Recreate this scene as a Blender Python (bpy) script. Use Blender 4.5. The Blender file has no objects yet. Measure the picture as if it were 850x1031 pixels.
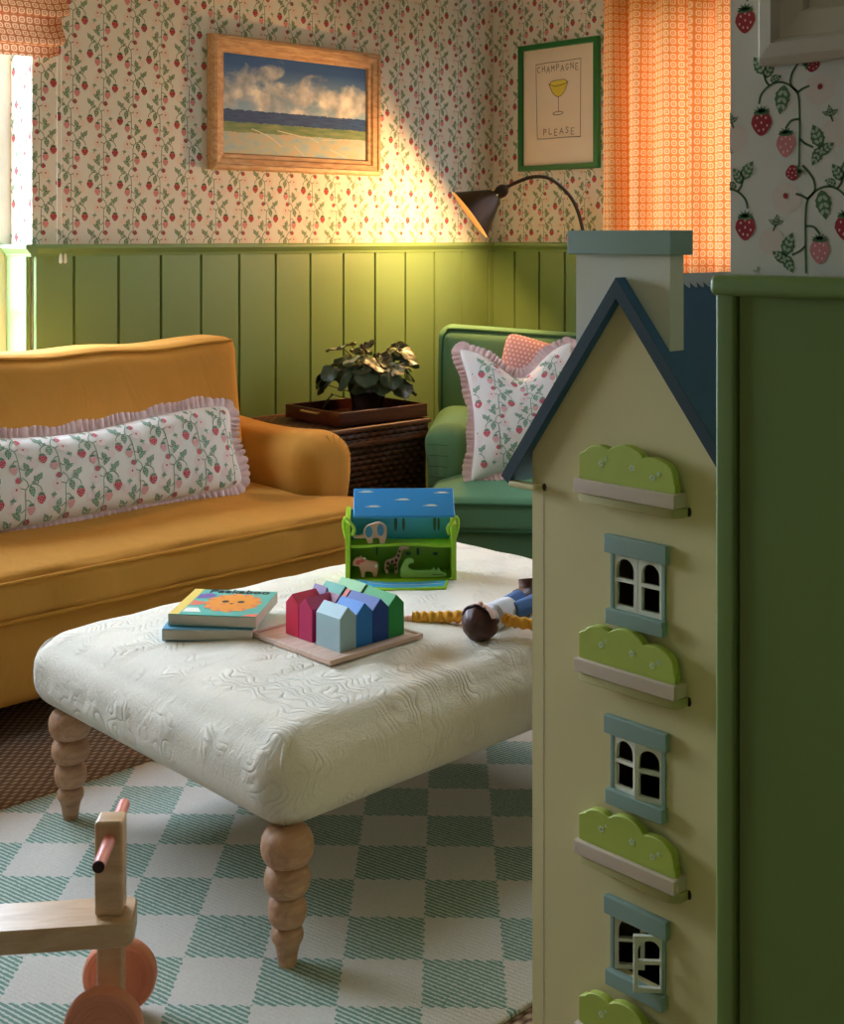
import bpy, math, random
from mathutils import Vector, Matrix
sin, cos, pi = math.sin, math.cos, math.pi
sc = bpy.context.scene
COL = sc.collection
rnd = random.Random(7)

# ---------------------------------------------------------------- colour / materials
def lin(c):
    r = []
    for v in c:
        v = v/255.0
        r.append(v/12.92 if v <= 0.04045 else ((v+0.055)/1.055)**2.4)
    return (r[0], r[1], r[2], 1.0)

class NT:
    """little helper around a node tree"""
    def __init__(s, name):
        s.m = bpy.data.materials.new(name); s.m.use_nodes = True
        s.t = s.m.node_tree; s.n = s.t.nodes; s.l = s.t.links
        s.b = s.n['Principled BSDF']
    def node(s, kind, ins=None, **kw):
        n = s.n.new(kind)
        for k, v in kw.items(): setattr(n, k, v)
        for k, v in (ins or {}).items():
            if hasattr(v, 'is_output'): s.l.new(v, n.inputs[k])
            else: n.inputs[k].default_value = v
        return n
    def math(s, op, a, b=0.0, c=None, clamp=False):
        n = s.n.new('ShaderNodeMath'); n.operation = op; n.use_clamp = clamp
        for i, v in enumerate((a, b, c)):
            if v is None: continue
            if hasattr(v, 'is_output'): s.l.new(v, n.inputs[i])
            else: n.inputs[i].default_value = v
        return n.outputs[0]
    def mix(s, f, a, b):
        n = s.n.new('ShaderNodeMix'); n.data_type = 'RGBA'
        for k, v in ((0, f), (6, a), (7, b)):
            if hasattr(v, 'is_output'): s.l.new(v, n.inputs[k])
            else: n.inputs[k].default_value = v
        return n.outputs[2]
    def coord(s, which='Object'):
        return s.n.new('ShaderNodeTexCoord').outputs[which]
    def mapped(s, which='Object', scale=(1,1,1), rot=(0,0,0), loc=(0,0,0)):
        return s.node('ShaderNodeMapping', {'Vector': s.coord(which), 'Scale': scale, 'Rotation': rot, 'Location': loc}).outputs[0]
    def sep(s, v):
        n = s.node('ShaderNodeSeparateXYZ', {'Vector': v}); return n.outputs[0], n.outputs[1], n.outputs[2]
    def noise(s, v, scale, detail=2, rough=.5, dist=0):
        return s.node('ShaderNodeTexNoise', {'Vector': v, 'Scale': scale, 'Detail': detail, 'Roughness': rough, 'Distortion': dist}).outputs[0]
    def bump(s, h, strength=.3, dist=.002):
        n = s.node('ShaderNodeBump', {'Height': h, 'Strength': strength, 'Distance': dist})
        s.l.new(n.outputs[0], s.b.inputs['Normal']); return n
    def base(s, c):
        if hasattr(c, 'is_output'): s.l.new(c, s.b.inputs['Base Color'])
        else: s.b.inputs['Base Color'].default_value = c
    def ramp(s, f, stops, interp='LINEAR'):
        n = s.n.new('ShaderNodeValToRGB'); s.l.new(f, n.inputs[0]); r = n.color_ramp; r.interpolation = interp
        while len(r.elements) < len(stops): r.elements.new(.5)
        for e, (p, c) in zip(r.elements, stops): e.position = p; e.color = c
        return n.outputs[0]

def simple(name, rgb, rough=.6, var=.08, vscale=12, bump=0, bscale=200, sheen=0, spec=.5, metal=0, bdist=.001):
    k = NT(name); c = lin(rgb)
    v = k.noise(k.coord(), vscale, 3)
    d = tuple(x*(1-var) for x in c[:3])+(1,); e = tuple(min(1, x*(1+var)) for x in c[:3])+(1,)
    k.base(k.mix(v, d, e))
    k.b.inputs['Roughness'].default_value = rough
    k.b.inputs['Specular IOR Level'].default_value = spec
    k.b.inputs['Metallic'].default_value = metal
    if sheen:
        k.b.inputs['Sheen Weight'].default_value = sheen
        k.b.inputs['Sheen Roughness'].default_value = .4
        k.b.inputs['Sheen Tint'].default_value = tuple(min(1, x*1.6+.1) for x in c[:3])+(1,)
    if bump: k.bump(k.noise(k.coord(), bscale, 3), bump, bdist)
    return k.m

def wood(name, rgb, rgb2, rough=.5, scale=6, axis=(1, 12, 12)):
    k = NT(name)
    v = k.mapped('Object', axis)
    n = k.noise(v, scale, 4, .6, .6)
    k.base(k.ramp(n, [(.3, lin(rgb2)), (.62, lin(rgb))]))
    k.b.inputs['Roughness'].default_value = rough
    k.bump(n, .08, .001)
    return k.m

def fabric(name, rgb, var=.08, rough=.9, sheen=.3, weave=900, bump=.25, fold=0):
    k = NT(name); c = lin(rgb)
    big = k.noise(k.coord(), 7, 3)
    fine = k.noise(k.coord(), weave, 1)
    mixv = k.math('ADD', k.math('MULTIPLY', big, .6), k.math('MULTIPLY', fine, .4))
    k.base(k.mix(mixv, tuple(x*(1-var*1.5) for x in c[:3])+(1,), tuple(min(1, x*(1+var*1.5)) for x in c[:3])+(1,)))
    k.b.inputs['Roughness'].default_value = rough
    k.b.inputs['Specular IOR Level'].default_value = .2
    k.b.inputs['Sheen Weight'].default_value = sheen
    k.b.inputs['Sheen Tint'].default_value = tuple(min(1, x*1.5+.08) for x in c[:3])+(1,)
    h = fine
    if fold:
        f = k.noise(k.mapped('Object', (1, 1, .45)), 9, 2, .5, 1.2)
        h = k.math('ADD', k.math('MULTIPLY', fine, .08), k.math('MULTIPLY', f, fold))
        k.bump(h, .5, .012)
    else: k.bump(h, bump, .0006)
    return k.m

M = {}
M['paper'] = simple('wallpaper_ground', (226, 222, 211), .9, .03)
M['pink_flower'] = simple('print_pale_pink', (228, 213, 200), .9, .03)
M['print_green'] = simple('print_green', (90, 124, 86), .9, .1)
M['print_leaf'] = simple('print_leaf_pale', (178, 190, 164), .9, .05)
M['print_red'] = simple('print_red', (172, 52, 60), .9, .08)
M['print_pink'] = simple('print_pink', (214, 134, 136), .9, .06)
M['print_seed'] = simple('print_seed', (236, 206, 196), .9, .03)
M['cloth_red'] = simple('cloth_print_red', (206, 84, 104), .9, .06)
M['cloth_green'] = simple('cloth_print_green', (112, 150, 128), .9, .06)
M['cloth_leaf'] = simple('cloth_print_leaf', (180, 200, 184), .9, .04)
M['cloth_pink'] = simple('cloth_print_pink', (232, 170, 176), .9, .05)
M['cloth_pale'] = simple('cloth_print_pale', (240, 224, 224), .9, .03)
PRC = ['cotton', 'cloth_pale', 'cloth_green', 'cloth_leaf', 'cloth_red', 'cloth_pink', 'cotton']
PR = ['paper', 'pink_flower', 'print_green', 'print_leaf', 'print_red', 'print_pink', 'print_seed']
M['panel_green'] = simple('panel_green_paint', (122, 150, 92), .42, .05, 5, .05, 60)
M['panel_dark'] = simple('cupboard_green_paint', (112, 136, 62), .45, .05, 4, .05, 60)
M['plaster'] = simple('plaster', (225, 220, 208), .9, .03)
M['near_wall'] = simple('near_room_green', (182, 182, 166), .8, .04)
M['white_paint'] = simple('white_paint', (232, 230, 224), .5, .02)
M['mustard'] = fabric('mustard_velvet', (196, 138, 56), .1, .8, .5, 500, .2, fold=.8)
M['mustard_pipe'] = fabric('mustard_piping', (190, 130, 44), .06, .8, .4)
M['chair_green'] = fabric('green_velvet', (96, 140, 106), .08, .8, .4, 500, .2, fold=.2)
M['chair_pipe'] = fabric('green_piping', (58, 98, 66), .05, .8, .3)
M['cotton'] = fabric('white_printed_cotton', (240, 234, 232), .03, .9, .2)
M['frill'] = fabric('pink_striped_frill', (240, 206, 208), .10, .9, .2)
M['oak'] = wood('limed_oak', (206, 160, 124), (176, 128, 94), .55)
M['oak_dark'] = wood('turned_brown_oak', (150, 96, 58), (120, 72, 42), .55)
M['frame_wood'] = wood('pine_frame', (208, 170, 128), (172, 126, 88), .5, 5, (3, 14, 14))
M['toy_wood'] = wood('beech', (216, 180, 140), (196, 154, 114), .3, 5, (2, 10, 10))
M['mahogany'] = wood('mahogany', (92, 40, 26), (54, 22, 14), .3)
M['peach_wheel'] = simple('peach_rubber', (236, 148, 114), .5, .06, 20)
M['pink_grip'] = simple('pink_lacquer', (226, 134, 118), .35, .05)
M['dark_hole'] = simple('dark_brown_end', (52, 26, 20), .7)
M['metal_black'] = simple('bronze_black_metal', (56, 42, 27), .36, .1, 8, metal=.4)
M['brass'] = simple('brass', (220, 190, 120), .3, .05, metal=.8)
M['roof_top_lit'] = simple('roof_paint_lit', (56, 98, 134), .6, .1, 14)  # roof paint, with the bluish light on its top put into the colour
M['roof_edge_shade'] = simple('roof_paint_shaded', (18, 46, 54), .6, .1)  # same roof paint, darkened to paint in the shade on its front edge
M['chim'] = simple('chimney_grey_cream', (212, 208, 186), .6, .03)
M['cap_teal'] = simple('sage_teal_paint', (138, 160, 146), .6, .05)
M['cream'] = simple('doll_house_cream', (218, 202, 146), .6, .03, 4)
M['bush'] = simple('bush_green_paint', (176, 188, 74), .6, .05)
M['taupe'] = simple('taupe_box_paint', (206, 184, 160), .6, .04)
M['flower_white'] = simple('painted_white_mark', (206, 220, 176), .7)
M['casement'] = simple('casement_ivory', (226, 222, 200), .6, .03)
M['ridge'] = simple('silver_ridge', (186, 198, 210), .5, .1, 60)
M['ledge_olive'] = simple('ledge_olive_cream', (176, 164, 104), .6, .04)
M['house_in'] = simple('doll_house_interior', (120, 70, 66), .8, .2)

def m_ottoman():
    k = NT('cream_matelasse'); c = k.coord()
    warp = k.noise(c, 5, 2, .5, .6)
    w1 = k.node('ShaderNodeTexWave', {'Vector': c, 'Scale': 11, 'Distortion': 6, 'Detail': 0, 'Detail Scale': 2.2}).outputs[1]
    ridge = k.math('POWER', k.math('ABSOLUTE', k.math('SUBTRACT', k.math('MULTIPLY', w1, 2), 1)), .35)
    mask = k.ramp(k.noise(c, 9, 2), [(.46, (0,0,0,1)), (.58, (1,1,1,1))])
    fine = k.noise(c, 260, 2)
    qu = k.noise(k.mapped('Object', (1, 2.5, 1)), 45, 2, .6, 1.5)
    h = k.math('ADD', k.math('MULTIPLY', k.math('MULTIPLY', ridge, mask), .6), k.math('ADD', k.math('MULTIPLY', fine, .12), k.math('MULTIPLY', qu, .35)))
    k.base(k.mix(fine, lin((224, 212, 190)), lin((242, 232, 214))))
    k.b.inputs['Roughness'].default_value = .9; k.b.inputs['Sheen Weight'].default_value = .2
    k.bump(h, .75, .008)
    return k.m
M['ottoman'] = m_ottoman()

def m_weave(name, c1, c2, c3, scale, rough=.8, amp=.6, dist=.006, axes=(0, 1)):
    k = NT(name)
    xyz = k.sep(k.mapped('Object', (scale, scale, scale)))
    x, y = xyz[axes[0]], xyz[axes[1]]
    sx = k.math('SINE', k.math('MULTIPLY', x, 2*pi)); 
    row = k.math('FLOOR', k.math('MULTIPLY', y, 2)); par = k.math('MULTIPLY', row, pi)
    s1 = k.math('SINE', k.math('ADD', k.math('MULTIPLY', x, 2*pi), par))
    ry = k.math('ABSOLUTE', k.math('SINE', k.math('MULTIPLY', y, 2*pi)))
    h = k.math('ADD', k.math('MULTIPLY', s1, .35), k.math('MULTIPLY', ry, .6))
    hn = k.math('ADD', h, k.math('MULTIPLY', k.noise(k.coord(), 60, 2), .3))
    k.base(k.ramp(k.math('MULTIPLY_ADD', hn, .6, .15, clamp=True), [(.1, lin(c1)), (.5, lin(c2)), (.85, lin(c3))]))
    k.b.inputs['Roughness'].default_value = rough
    k.bump(hn, amp, dist)
    return k.m
M['sisal'] = m_weave('woven_sisal', (50, 32, 22), (150, 116, 90), (204, 174, 146), 36, .9, .7, .004)
M['wicker'] = m_weave('dark_wicker', (16, 8, 5), (66, 36, 22), (108, 64, 38), 26, .5, .9, .008, (0, 2))
M['wicker_side'] = m_weave('dark_wicker_side', (16, 8, 5), (66, 36, 22), (108, 64, 38), 26, .5, .9, .008, (1, 2))
M['wicker_edge'] = wood('wicker_braid', (120, 74, 44), (60, 32, 20), .5, 30)

def m_rug():
    k = NT('harlequin_wool'); S = 1/.137
    # axes turned 45 degrees to the rug's own edges
    v = k.mapped('Object', (S, S, S), (0, 0, math.radians(45)), (.3845, .162, 0))
    x, y, z = k.sep(v)
    jag = k.math('MULTIPLY', k.math('PINGPONG', k.math('MULTIPLY', x, 12), 1), .045)
    y2 = k.math('ADD', y, jag)
    x2 = k.math('ADD', x, k.math('MULTIPLY', k.math('PINGPONG', k.math('MULTIPLY', y, 12), 1), .03))
    ch = k.math('MODULO', k.math('ADD', k.math('ADD', k.math('FLOOR', x2), k.math('FLOOR', y2)), 100), 2)
    tw = k.math('SINE', k.math('MULTIPLY', k.math('SUBTRACT', k.math('MULTIPLY', x, 1.0), k.math('MULTIPLY', y, -1.5)), 2*pi*8))
    tw = k.math('ADD', tw, k.math('MULTIPLY', k.math('SUBTRACT', k.noise(k.coord(), 220, 2), .5), 3.2))
    twm = k.math('GREATER_THAN', tw, .25)
    g = k.mix(twm, lin((112, 144, 128)), lin((196, 202, 190)))
    wv = k.noise(k.coord(), 300, 2)
    w = k.mix(wv, lin((194, 188, 178)), lin((222, 216, 206)))
    k.base(k.mix(ch, w, g))
    k.b.inputs['Roughness'].default_value = .95
    k.bump(k.math('ADD', k.math('MULTIPLY', tw, .15), wv), .6, .003)
    return k.m
M['rug'] = m_rug()

def m_curtain(name, cell, transl, ground, motif, dark):
    k = NT(name)
    u, v, w = k.sep(k.mapped('UV', (1/cell, 1/cell, 1)))
    fx = k.math('SUBTRACT', k.math('FRACT', u), .5); fy = k.math('SUBTRACT', k.math('FRACT', v), .5)
    r = k.math('SQRT', k.math('ADD', k.math('MULTIPLY', fx, fx), k.math('MULTIPLY', fy, fy)))
    ang = k.math('ARCTAN2', fy, fx)
    pet = k.math('ADD', r, k.math('MULTIPLY', k.math('COSINE', k.math('MULTIPLY', ang, 4)), .02))
    ring = k.math('LESS_THAN', k.math('ABSOLUTE', k.math('SUBTRACT', pet, .33)), .085)
    dot = k.math('LESS_THAN', r, .1)
    mm = k.math('MAXIMUM', ring, dot)
    gx = k.math('GREATER_THAN', k.math('ABSOLUTE', fx), .47); gy = k.math('GREATER_THAN', k.math('ABSOLUTE', fy), .47)
    line = k.math('MAXIMUM', gx, gy)
    base = k.mix(mm, lin(ground), lin(motif)); base = k.mix(k.math('MULTIPLY', line, .7), base, lin(dark))
    k.base(base); k.b.inputs['Roughness'].default_value = .9; k.b.inputs['Specular IOR Level'].default_value = .1
    tr = k.node('ShaderNodeBsdfTranslucent', {'Color': base})
    mx = k.node('ShaderNodeMixShader', {0: transl, 1: k.b.outputs[0], 2: tr.outputs[0]})
    k.l.new(mx.outputs[0], k.n['Material Output'].inputs[0])
    return k.m
M['curtain'] = m_curtain('orange_block_print_cotton', .030, .165, (242, 152, 72), (250, 212, 164), (222, 126, 62))
M['blind'] = m_curtain('orange_block_print_blind', .027, .12, (206, 128, 84), (240, 206, 166), (150, 80, 48))

def m_painting():
    k = NT('oil_seascape'); v = k.coord()
    x, y, z = k.sep(v)           # z in metres from picture centre, x along it
    n = k.noise(k.mapped('Object', (1, 1, 1.6)), 6.5, 5, .55, .5)
    hs = k.noise(v, 60, 3)
    zz = k.math('ADD', z, k.math('MULTIPLY', k.math('SUBTRACT', hs, .5), .012))
    sky = k.mix(k.math('MULTIPLY', k.math('ADD', z, .02), 6, clamp=True), lin((140, 172, 196)), lin((44, 90, 152)))
    # clouds: thicker towards the middle of the sky
    cm = k.math('ADD', n, k.math('SUBTRACT', .10, k.math('MULTIPLY', k.math('ABSOLUTE', k.math('SUBTRACT', z, .045)), 2.6)))
    cloudc = k.ramp(k.noise(v, 13, 4), [(.35, lin((138, 150, 162))), (.5, lin((190, 192, 192))), (.66, lin((240, 236, 226)))])
    sky = k.mix(k.ramp(cm, [(.40, (0,0,0,1)), (.54, (1,1,1,1))]), sky, cloudc)
    sea = k.ramp(k.noise(k.mapped('Object', (2, 1, 20)), 8, 3), [(.3, lin((24, 52, 104))), (.7, lin((48, 84, 134)))])
    green = k.ramp(k.noise(k.mapped('Object', (2, 1, 14)), 6, 3), [(.3, lin((84, 120, 74))), (.7, lin((140, 150, 96)))])
    sand = k.ramp(k.noise(k.mapped('Object', (2, 1, 5), (0, .3, 0)), 9, 4), [(.3, lin((196, 172, 142))), (.5, lin((176, 184, 160))), (.68, lin((150, 178, 194)))])
    c = k.mix(k.math('GREATER_THAN', zz, -.105), sand, green)
    c = k.mix(k.math('GREATER_THAN', zz, -.068), c, sea)
    c = k.mix(k.math('GREATER_THAN', zz, -.022), c, sky)
    k.base(c); k.b.inputs['Roughness'].default_value = .5
    k.bump(hs, .4, .001)
    return k.m
M['seascape'] = m_painting()
M['paint_white'] = simple('painted_foam_white', (236, 230, 214), .6)
M['stroke_pale'] = simple('pale_brush_stroke', (216, 204, 176), .6)

# ---------------------------------------------------------------- mesh builder
class MB:
    def __init__(s): s.v = []; s.f = []; s.m = []; s.uv = {}; s.mi = 0; s.T = None
    def mat(s, i): s.mi = i; return s
    def add(s, vs, fs, uvs=None):
        o = len(s.v)
        for i, p in enumerate(vs):
            p = Vector(p)
            if s.T is not None: p = s.T @ p
            s.v.append(p)
            if uvs: s.uv[o+i] = uvs[i]
        for f in fs: s.f.append([o+i for i in f]); s.m.append(s.mi)
        return s
    def box(s, x0, y0, z0, x1, y1, z1):
        x0, x1 = min(x0, x1), max(x0, x1); y0, y1 = min(y0, y1), max(y0, y1); z0, z1 = min(z0, z1), max(z0, z1)
        v = [(x0,y0,z0),(x1,y0,z0),(x1,y1,z0),(x0,y1,z0),(x0,y0,z1),(x1,y0,z1),(x1,y1,z1),(x0,y1,z1)]
        return s.add(v, [(0,3,2,1),(4,5,6,7),(0,1,5,4),(1,2,6,5),(2,3,7,6),(3,0,4,7)])
    def cbox(s, x0, y0, z0, x1, y1, z1, c=.003):
        return s.rbox(x0, y0, z0, x1, y1, z1, c, 3, lin_=True)
    def rbox(s, x0, y0, z0, x1, y1, z1, r=.05, n=14, fn=None, lin_=False, nc=4):
        """rounded box; fn(p, (u,v,w)) may move each point"""
        c = Vector(((x0+x1)/2, (y0+y1)/2, (z0+z1)/2)); h = ((x1-x0)/2, (y1-y0)/2, (z1-z0)/2)
        rr = [min(r, q*.999) for q in h]
        def samples(hh, r_):
            if lin_: return [-1, -1+r_/hh, 1-r_/hh, 1]
            a = []
            for i in range(nc): a.append(-hh + r_*(1-math.tan((1-i/nc)*pi/4)))
            L = hh-r_
            m = max(1, n)
            for i in range(m+1): a.append(-L+2*L*i/m)
            for i in range(nc-1, -1, -1): a.append(hh - r_*(1-math.tan((1-i/nc)*pi/4)))
            return [q/hh for q in a]
        S = [samples(h[i], rr[i]) for i in range(3)]
        idx = {}; vs = []; fs = []
        def vert(key):
            if key in idx: return idx[key]
            t = [S[i][key[i]] for i in range(3)]
            p = [t[i]*h[i] for i in range(3)]
            inn = [max(-(h[i]-rr[i]), min(h[i]-rr[i], p[i])) for i in range(3)]
            d = Vector([(p[i]-inn[i])/rr[i] for i in range(3)])
            if lin_:
                k_ = sum(1 for q in d if abs(q) > .5)
                if k_ == 3: d = d*.62
                elif k_ == 2: d = d*.75
            elif d.length > 1e-9:
                d = d/d.length
            q = Vector([inn[i]+d[i]*rr[i] for i in range(3)])+c
            if fn: q = Vector(fn(q, t))
            idx[key] = len(vs); vs.append(q); return idx[key]
        for ax in range(3):
            a, b = (ax+1) % 3, (ax+2) % 3
            for side in (0, len(S[ax])-1):
                for i in range(len(S[a])-1):
                    for j in range(len(S[b])-1):
                        q = []
                        for di, dj in ((0,0),(1,0),(1,1),(0,1)):
                            key = [0,0,0]; key[ax] = side; key[a] = i+di; key[b] = j+dj
                            q.append(vert(tuple(key)))
                        fs.append(q if side else q[::-1])
        return s.add(vs, fs)
    def tube(s, pts, r, n=8, closed=False, cap=True):
        pts = [Vector(p) for p in pts]; N = len(pts)
        rs = r if isinstance(r, (list, tuple)) else [r]*N
        vs = []; up = None
        for i in range(N):
            a = pts[(i-1) % N] if (closed or i > 0) else pts[i]
            b = pts[(i+1) % N] if (closed or i < N-1) else pts[i]
            t = (b-a).normalized()
            if up is None:
                up = Vector((0,0,1)) if abs(t.z) < .9 else Vector((1,0,0))
            x = up.cross(t).normalized() if up.cross(t).length > 1e-6 else Vector((1,0,0))
            up = t.cross(x).normalized()
            for k in range(n):
                g = 2*pi*k/n; vs.append(pts[i]+(x*cos(g)+up*sin(g))*rs[i])
        fs = []
        for i in range(N if closed else N-1):
            j = (i+1) % N
            for k in range(n): fs.append((i*n+k, i*n+(k+1) % n, j*n+(k+1) % n, j*n+k))
        if cap and not closed: fs += [tuple(range(n))[::-1], tuple((N-1)*n+k for k in range(n))]
        return s.add(vs, fs)
    def lathe(s, prof, c=(0,0,0), n=28, axis='z'):
        vs = []; fs = []
        for r, z in prof:
            for k in range(n):
                g = 2*pi*k/n
                p = (r*cos(g), r*sin(g), z)
                if axis == 'y': p = (p[0], p[2], p[1])
                if axis == 'x': p = (p[2], p[0], p[1])
                vs.append((p[0]+c[0], p[1]+c[1], p[2]+c[2]))
        for i in range(len(prof)-1):
            for k in range(n): fs.append((i*n+k, i*n+(k+1) % n, (i+1)*n+(k+1) % n, (i+1)*n+k))
        if prof[0][0] > 1e-5: fs.append(tuple(range(n))[::-1])
        if prof[-1][0] > 1e-5: fs.append(tuple((len(prof)-1)*n+k for k in range(n)))
        return s.add(vs, fs)
    def prism(s, poly, t0, t1, f, ch=0):
        """poly: 2-D outline (counter-clockwise); f(x, y, t) -> 3-D; ch: chamfer"""
        n = len(poly)
        if ch:
            nrm = []
            for i in range(n):
                a = Vector(poly[i-1]); b = Vector(poly[i]); c = Vector(poly[(i+1) % n])
                e1 = (b-a); e2 = (c-b); e1 = e1.normalized() if e1.length else e1; e2 = e2.normalized() if e2.length else e2
                t = (e1+e2); t = t.normalized() if t.length else e1
                nrm.append(Vector((t.y, -t.x)))
            inn = [(poly[i][0]-nrm[i].x*ch, poly[i][1]-nrm[i].y*ch) for i in range(n)]
            rings = [(inn, t0), (poly, t0+ch), (poly, t1-ch), (inn, t1)]
        else: rings = [(poly, t0), (poly, t1)]
        vs = [f(p[0], p[1], t) for R, t in rings for p in R]
        fs = [tuple(range(n))[::-1], tuple((len(rings)-1)*n+i for i in range(n))]
        for r in range(len(rings)-1):
            for i in range(n): fs.append((r*n+i, r*n+(i+1) % n, (r+1)*n+(i+1) % n, (r+1)*n+i))
        return s.add(vs, fs)
    def sheet(s, f, nu, nv, uvf=None):
        vs = [f(i/nu, j/nv) for j in range(nv+1) for i in range(nu+1)]
        uvs = [uvf(i/nu, j/nv) for j in range(nv+1) for i in range(nu+1)] if uvf else None
        fs = [(j*(nu+1)+i, j*(nu+1)+i+1, (j+1)*(nu+1)+i+1, (j+1)*(nu+1)+i) for j in range(nv) for i in range(nu)]
        return s.add(vs, fs, uvs)
    def build(s, name, mats, parent=None, smooth=35, fix=True):
        me = bpy.data.meshes.new(name)
        me.from_pydata([tuple(v) for v in s.v], [], s.f)
        mats = mats if isinstance(mats, (list, tuple)) else [mats]
        for m in mats: me.materials.append(M[m] if isinstance(m, str) else m)
        me.polygons.foreach_set('material_index', s.m)
        if s.uv:
            L = me.uv_layers.new(name='UVMap')
            for lp in me.loops: L.data[lp.index].uv = s.uv.get(lp.vertex_index, (0,0))
        me.validate(); me.update()
        if smooth:
            me.polygons.foreach_set('use_smooth', [True]*len(me.polygons))
            me.set_sharp_from_angle(angle=math.radians(smooth))
        o = bpy.data.objects.new(name, me); COL.objects.link(o)
        if parent: o.parent = parent
        return o

def tag(o, label, cat, group=None, kind=None):
    if label: o['label'] = label
    if cat: o['category'] = cat
    if group: o['group'] = group
    if kind: o['kind'] = kind
    return o
def thing(name, label, cat, loc=(0,0,0), rz=0, group=None):
    o = bpy.data.objects.new(name, None); COL.objects.link(o)
    o.empty_display_size = .05
    o.location = loc; o.rotation_euler = (0, 0, rz)
    return tag(o, label, cat, group)
def struct(mb, name, mats, parent=None, smooth=35):
    o = mb.build(name, mats, parent, smooth)
    if not parent: o['kind'] = 'structure'
    return o
def copy_tree(o, parent=None):
    c = o.copy(); COL.objects.link(c); c.parent = parent
    for ch in list(o.children): copy_tree(ch, c)
    return c
def catmull(pts, k=6, closed=False):
    pts = [Vector(p) for p in pts]; n = len(pts); out = []
    rng = range(n) if closed else range(n-1)
    for i in rng:
        p0 = pts[(i-1) % n] if (closed or i > 0) else pts[i]
        p1 = pts[i]; p2 = pts[(i+1) % n]
        p3 = pts[(i+2) % n] if (closed or i < n-2) else p2
        for j in range(k):
            t = j/k
            out.append(.5*((2*p1)+(-p0+p2)*t+(2*p0-5*p1+4*p2-p3)*t*t+(-p0+3*p1-3*p2+p3)*t**3))
    if not closed: out.append(pts[-1])
    return out
def ell(cx, cy, rx, ry, ang=0, n=12):
    ca, sa = cos(ang), sin(ang)
    return [(cx+rx*cos(2*pi*i/n)*ca-ry*sin(2*pi*i/n)*sa, cy+rx*cos(2*pi*i/n)*sa+ry*sin(2*pi*i/n)*ca) for i in range(n)]

# measured frame: the room's axes run 46 degrees off the direction of view.
# cam-side measure (s = metres to the right, d = metres ahead of the viewpoint) -> room position
def RP(s, d, z=0):
    s -= .317; d -= 1.408
    return Vector((s*.7195+d*.6945, -s*.6945+d*.7195, z))
FACE = math.radians(-43.99)

# ---------------------------------------------------------------- the strawberry print
def stroke(pts, w):
    P = catmull([(p[0], p[1], 0) for p in pts], 5); out = []
    for a, b in zip(P[:-1], P[1:]):
        d = (b-a); 
        if d.length < 1e-9: continue
        d.normalize(); n = Vector((-d.y, d.x, 0))*w/2; e = d*w*.15
        out.append([tuple((a-n-e)[:2]), tuple((b-n+e)[:2]), tuple((b+n+e)[:2]), tuple((a+n-e)[:2])])
    return out
def leafpoly(cx, cy, L, W, ang, serr=True):
    pts = []; n = 10
    for sgn in (1, -1):
        rngi = range(n+1) if sgn == 1 else range(n-1, 0, -1)
        for i in rngi:
            t = i/n; w = W*(sin(pi*t**.8))*(1+(.16 if serr and i % 2 else 0))
            pts.append((t*L-L/2, sgn*w/2))
    ca, sa = cos(ang), sin(ang)
    return [(cx+x*ca-y*sa, cy+x*sa+y*ca) for x, y in pts]
def berry(cx, cy, w, h, ang=0):
    pts = []
    for i in range(16):
        g = 2*pi*i/16; x = cos(g); y = sin(g)
        xx = x*(1-.35*max(0, -y)) ; yy = y
        pts.append((xx*w/2, yy*h/2))
    ca, sa = cos(ang), sin(ang)
    return [(cx+x*ca-y*sa, cy+x*sa+y*ca) for x, y in pts]
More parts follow.
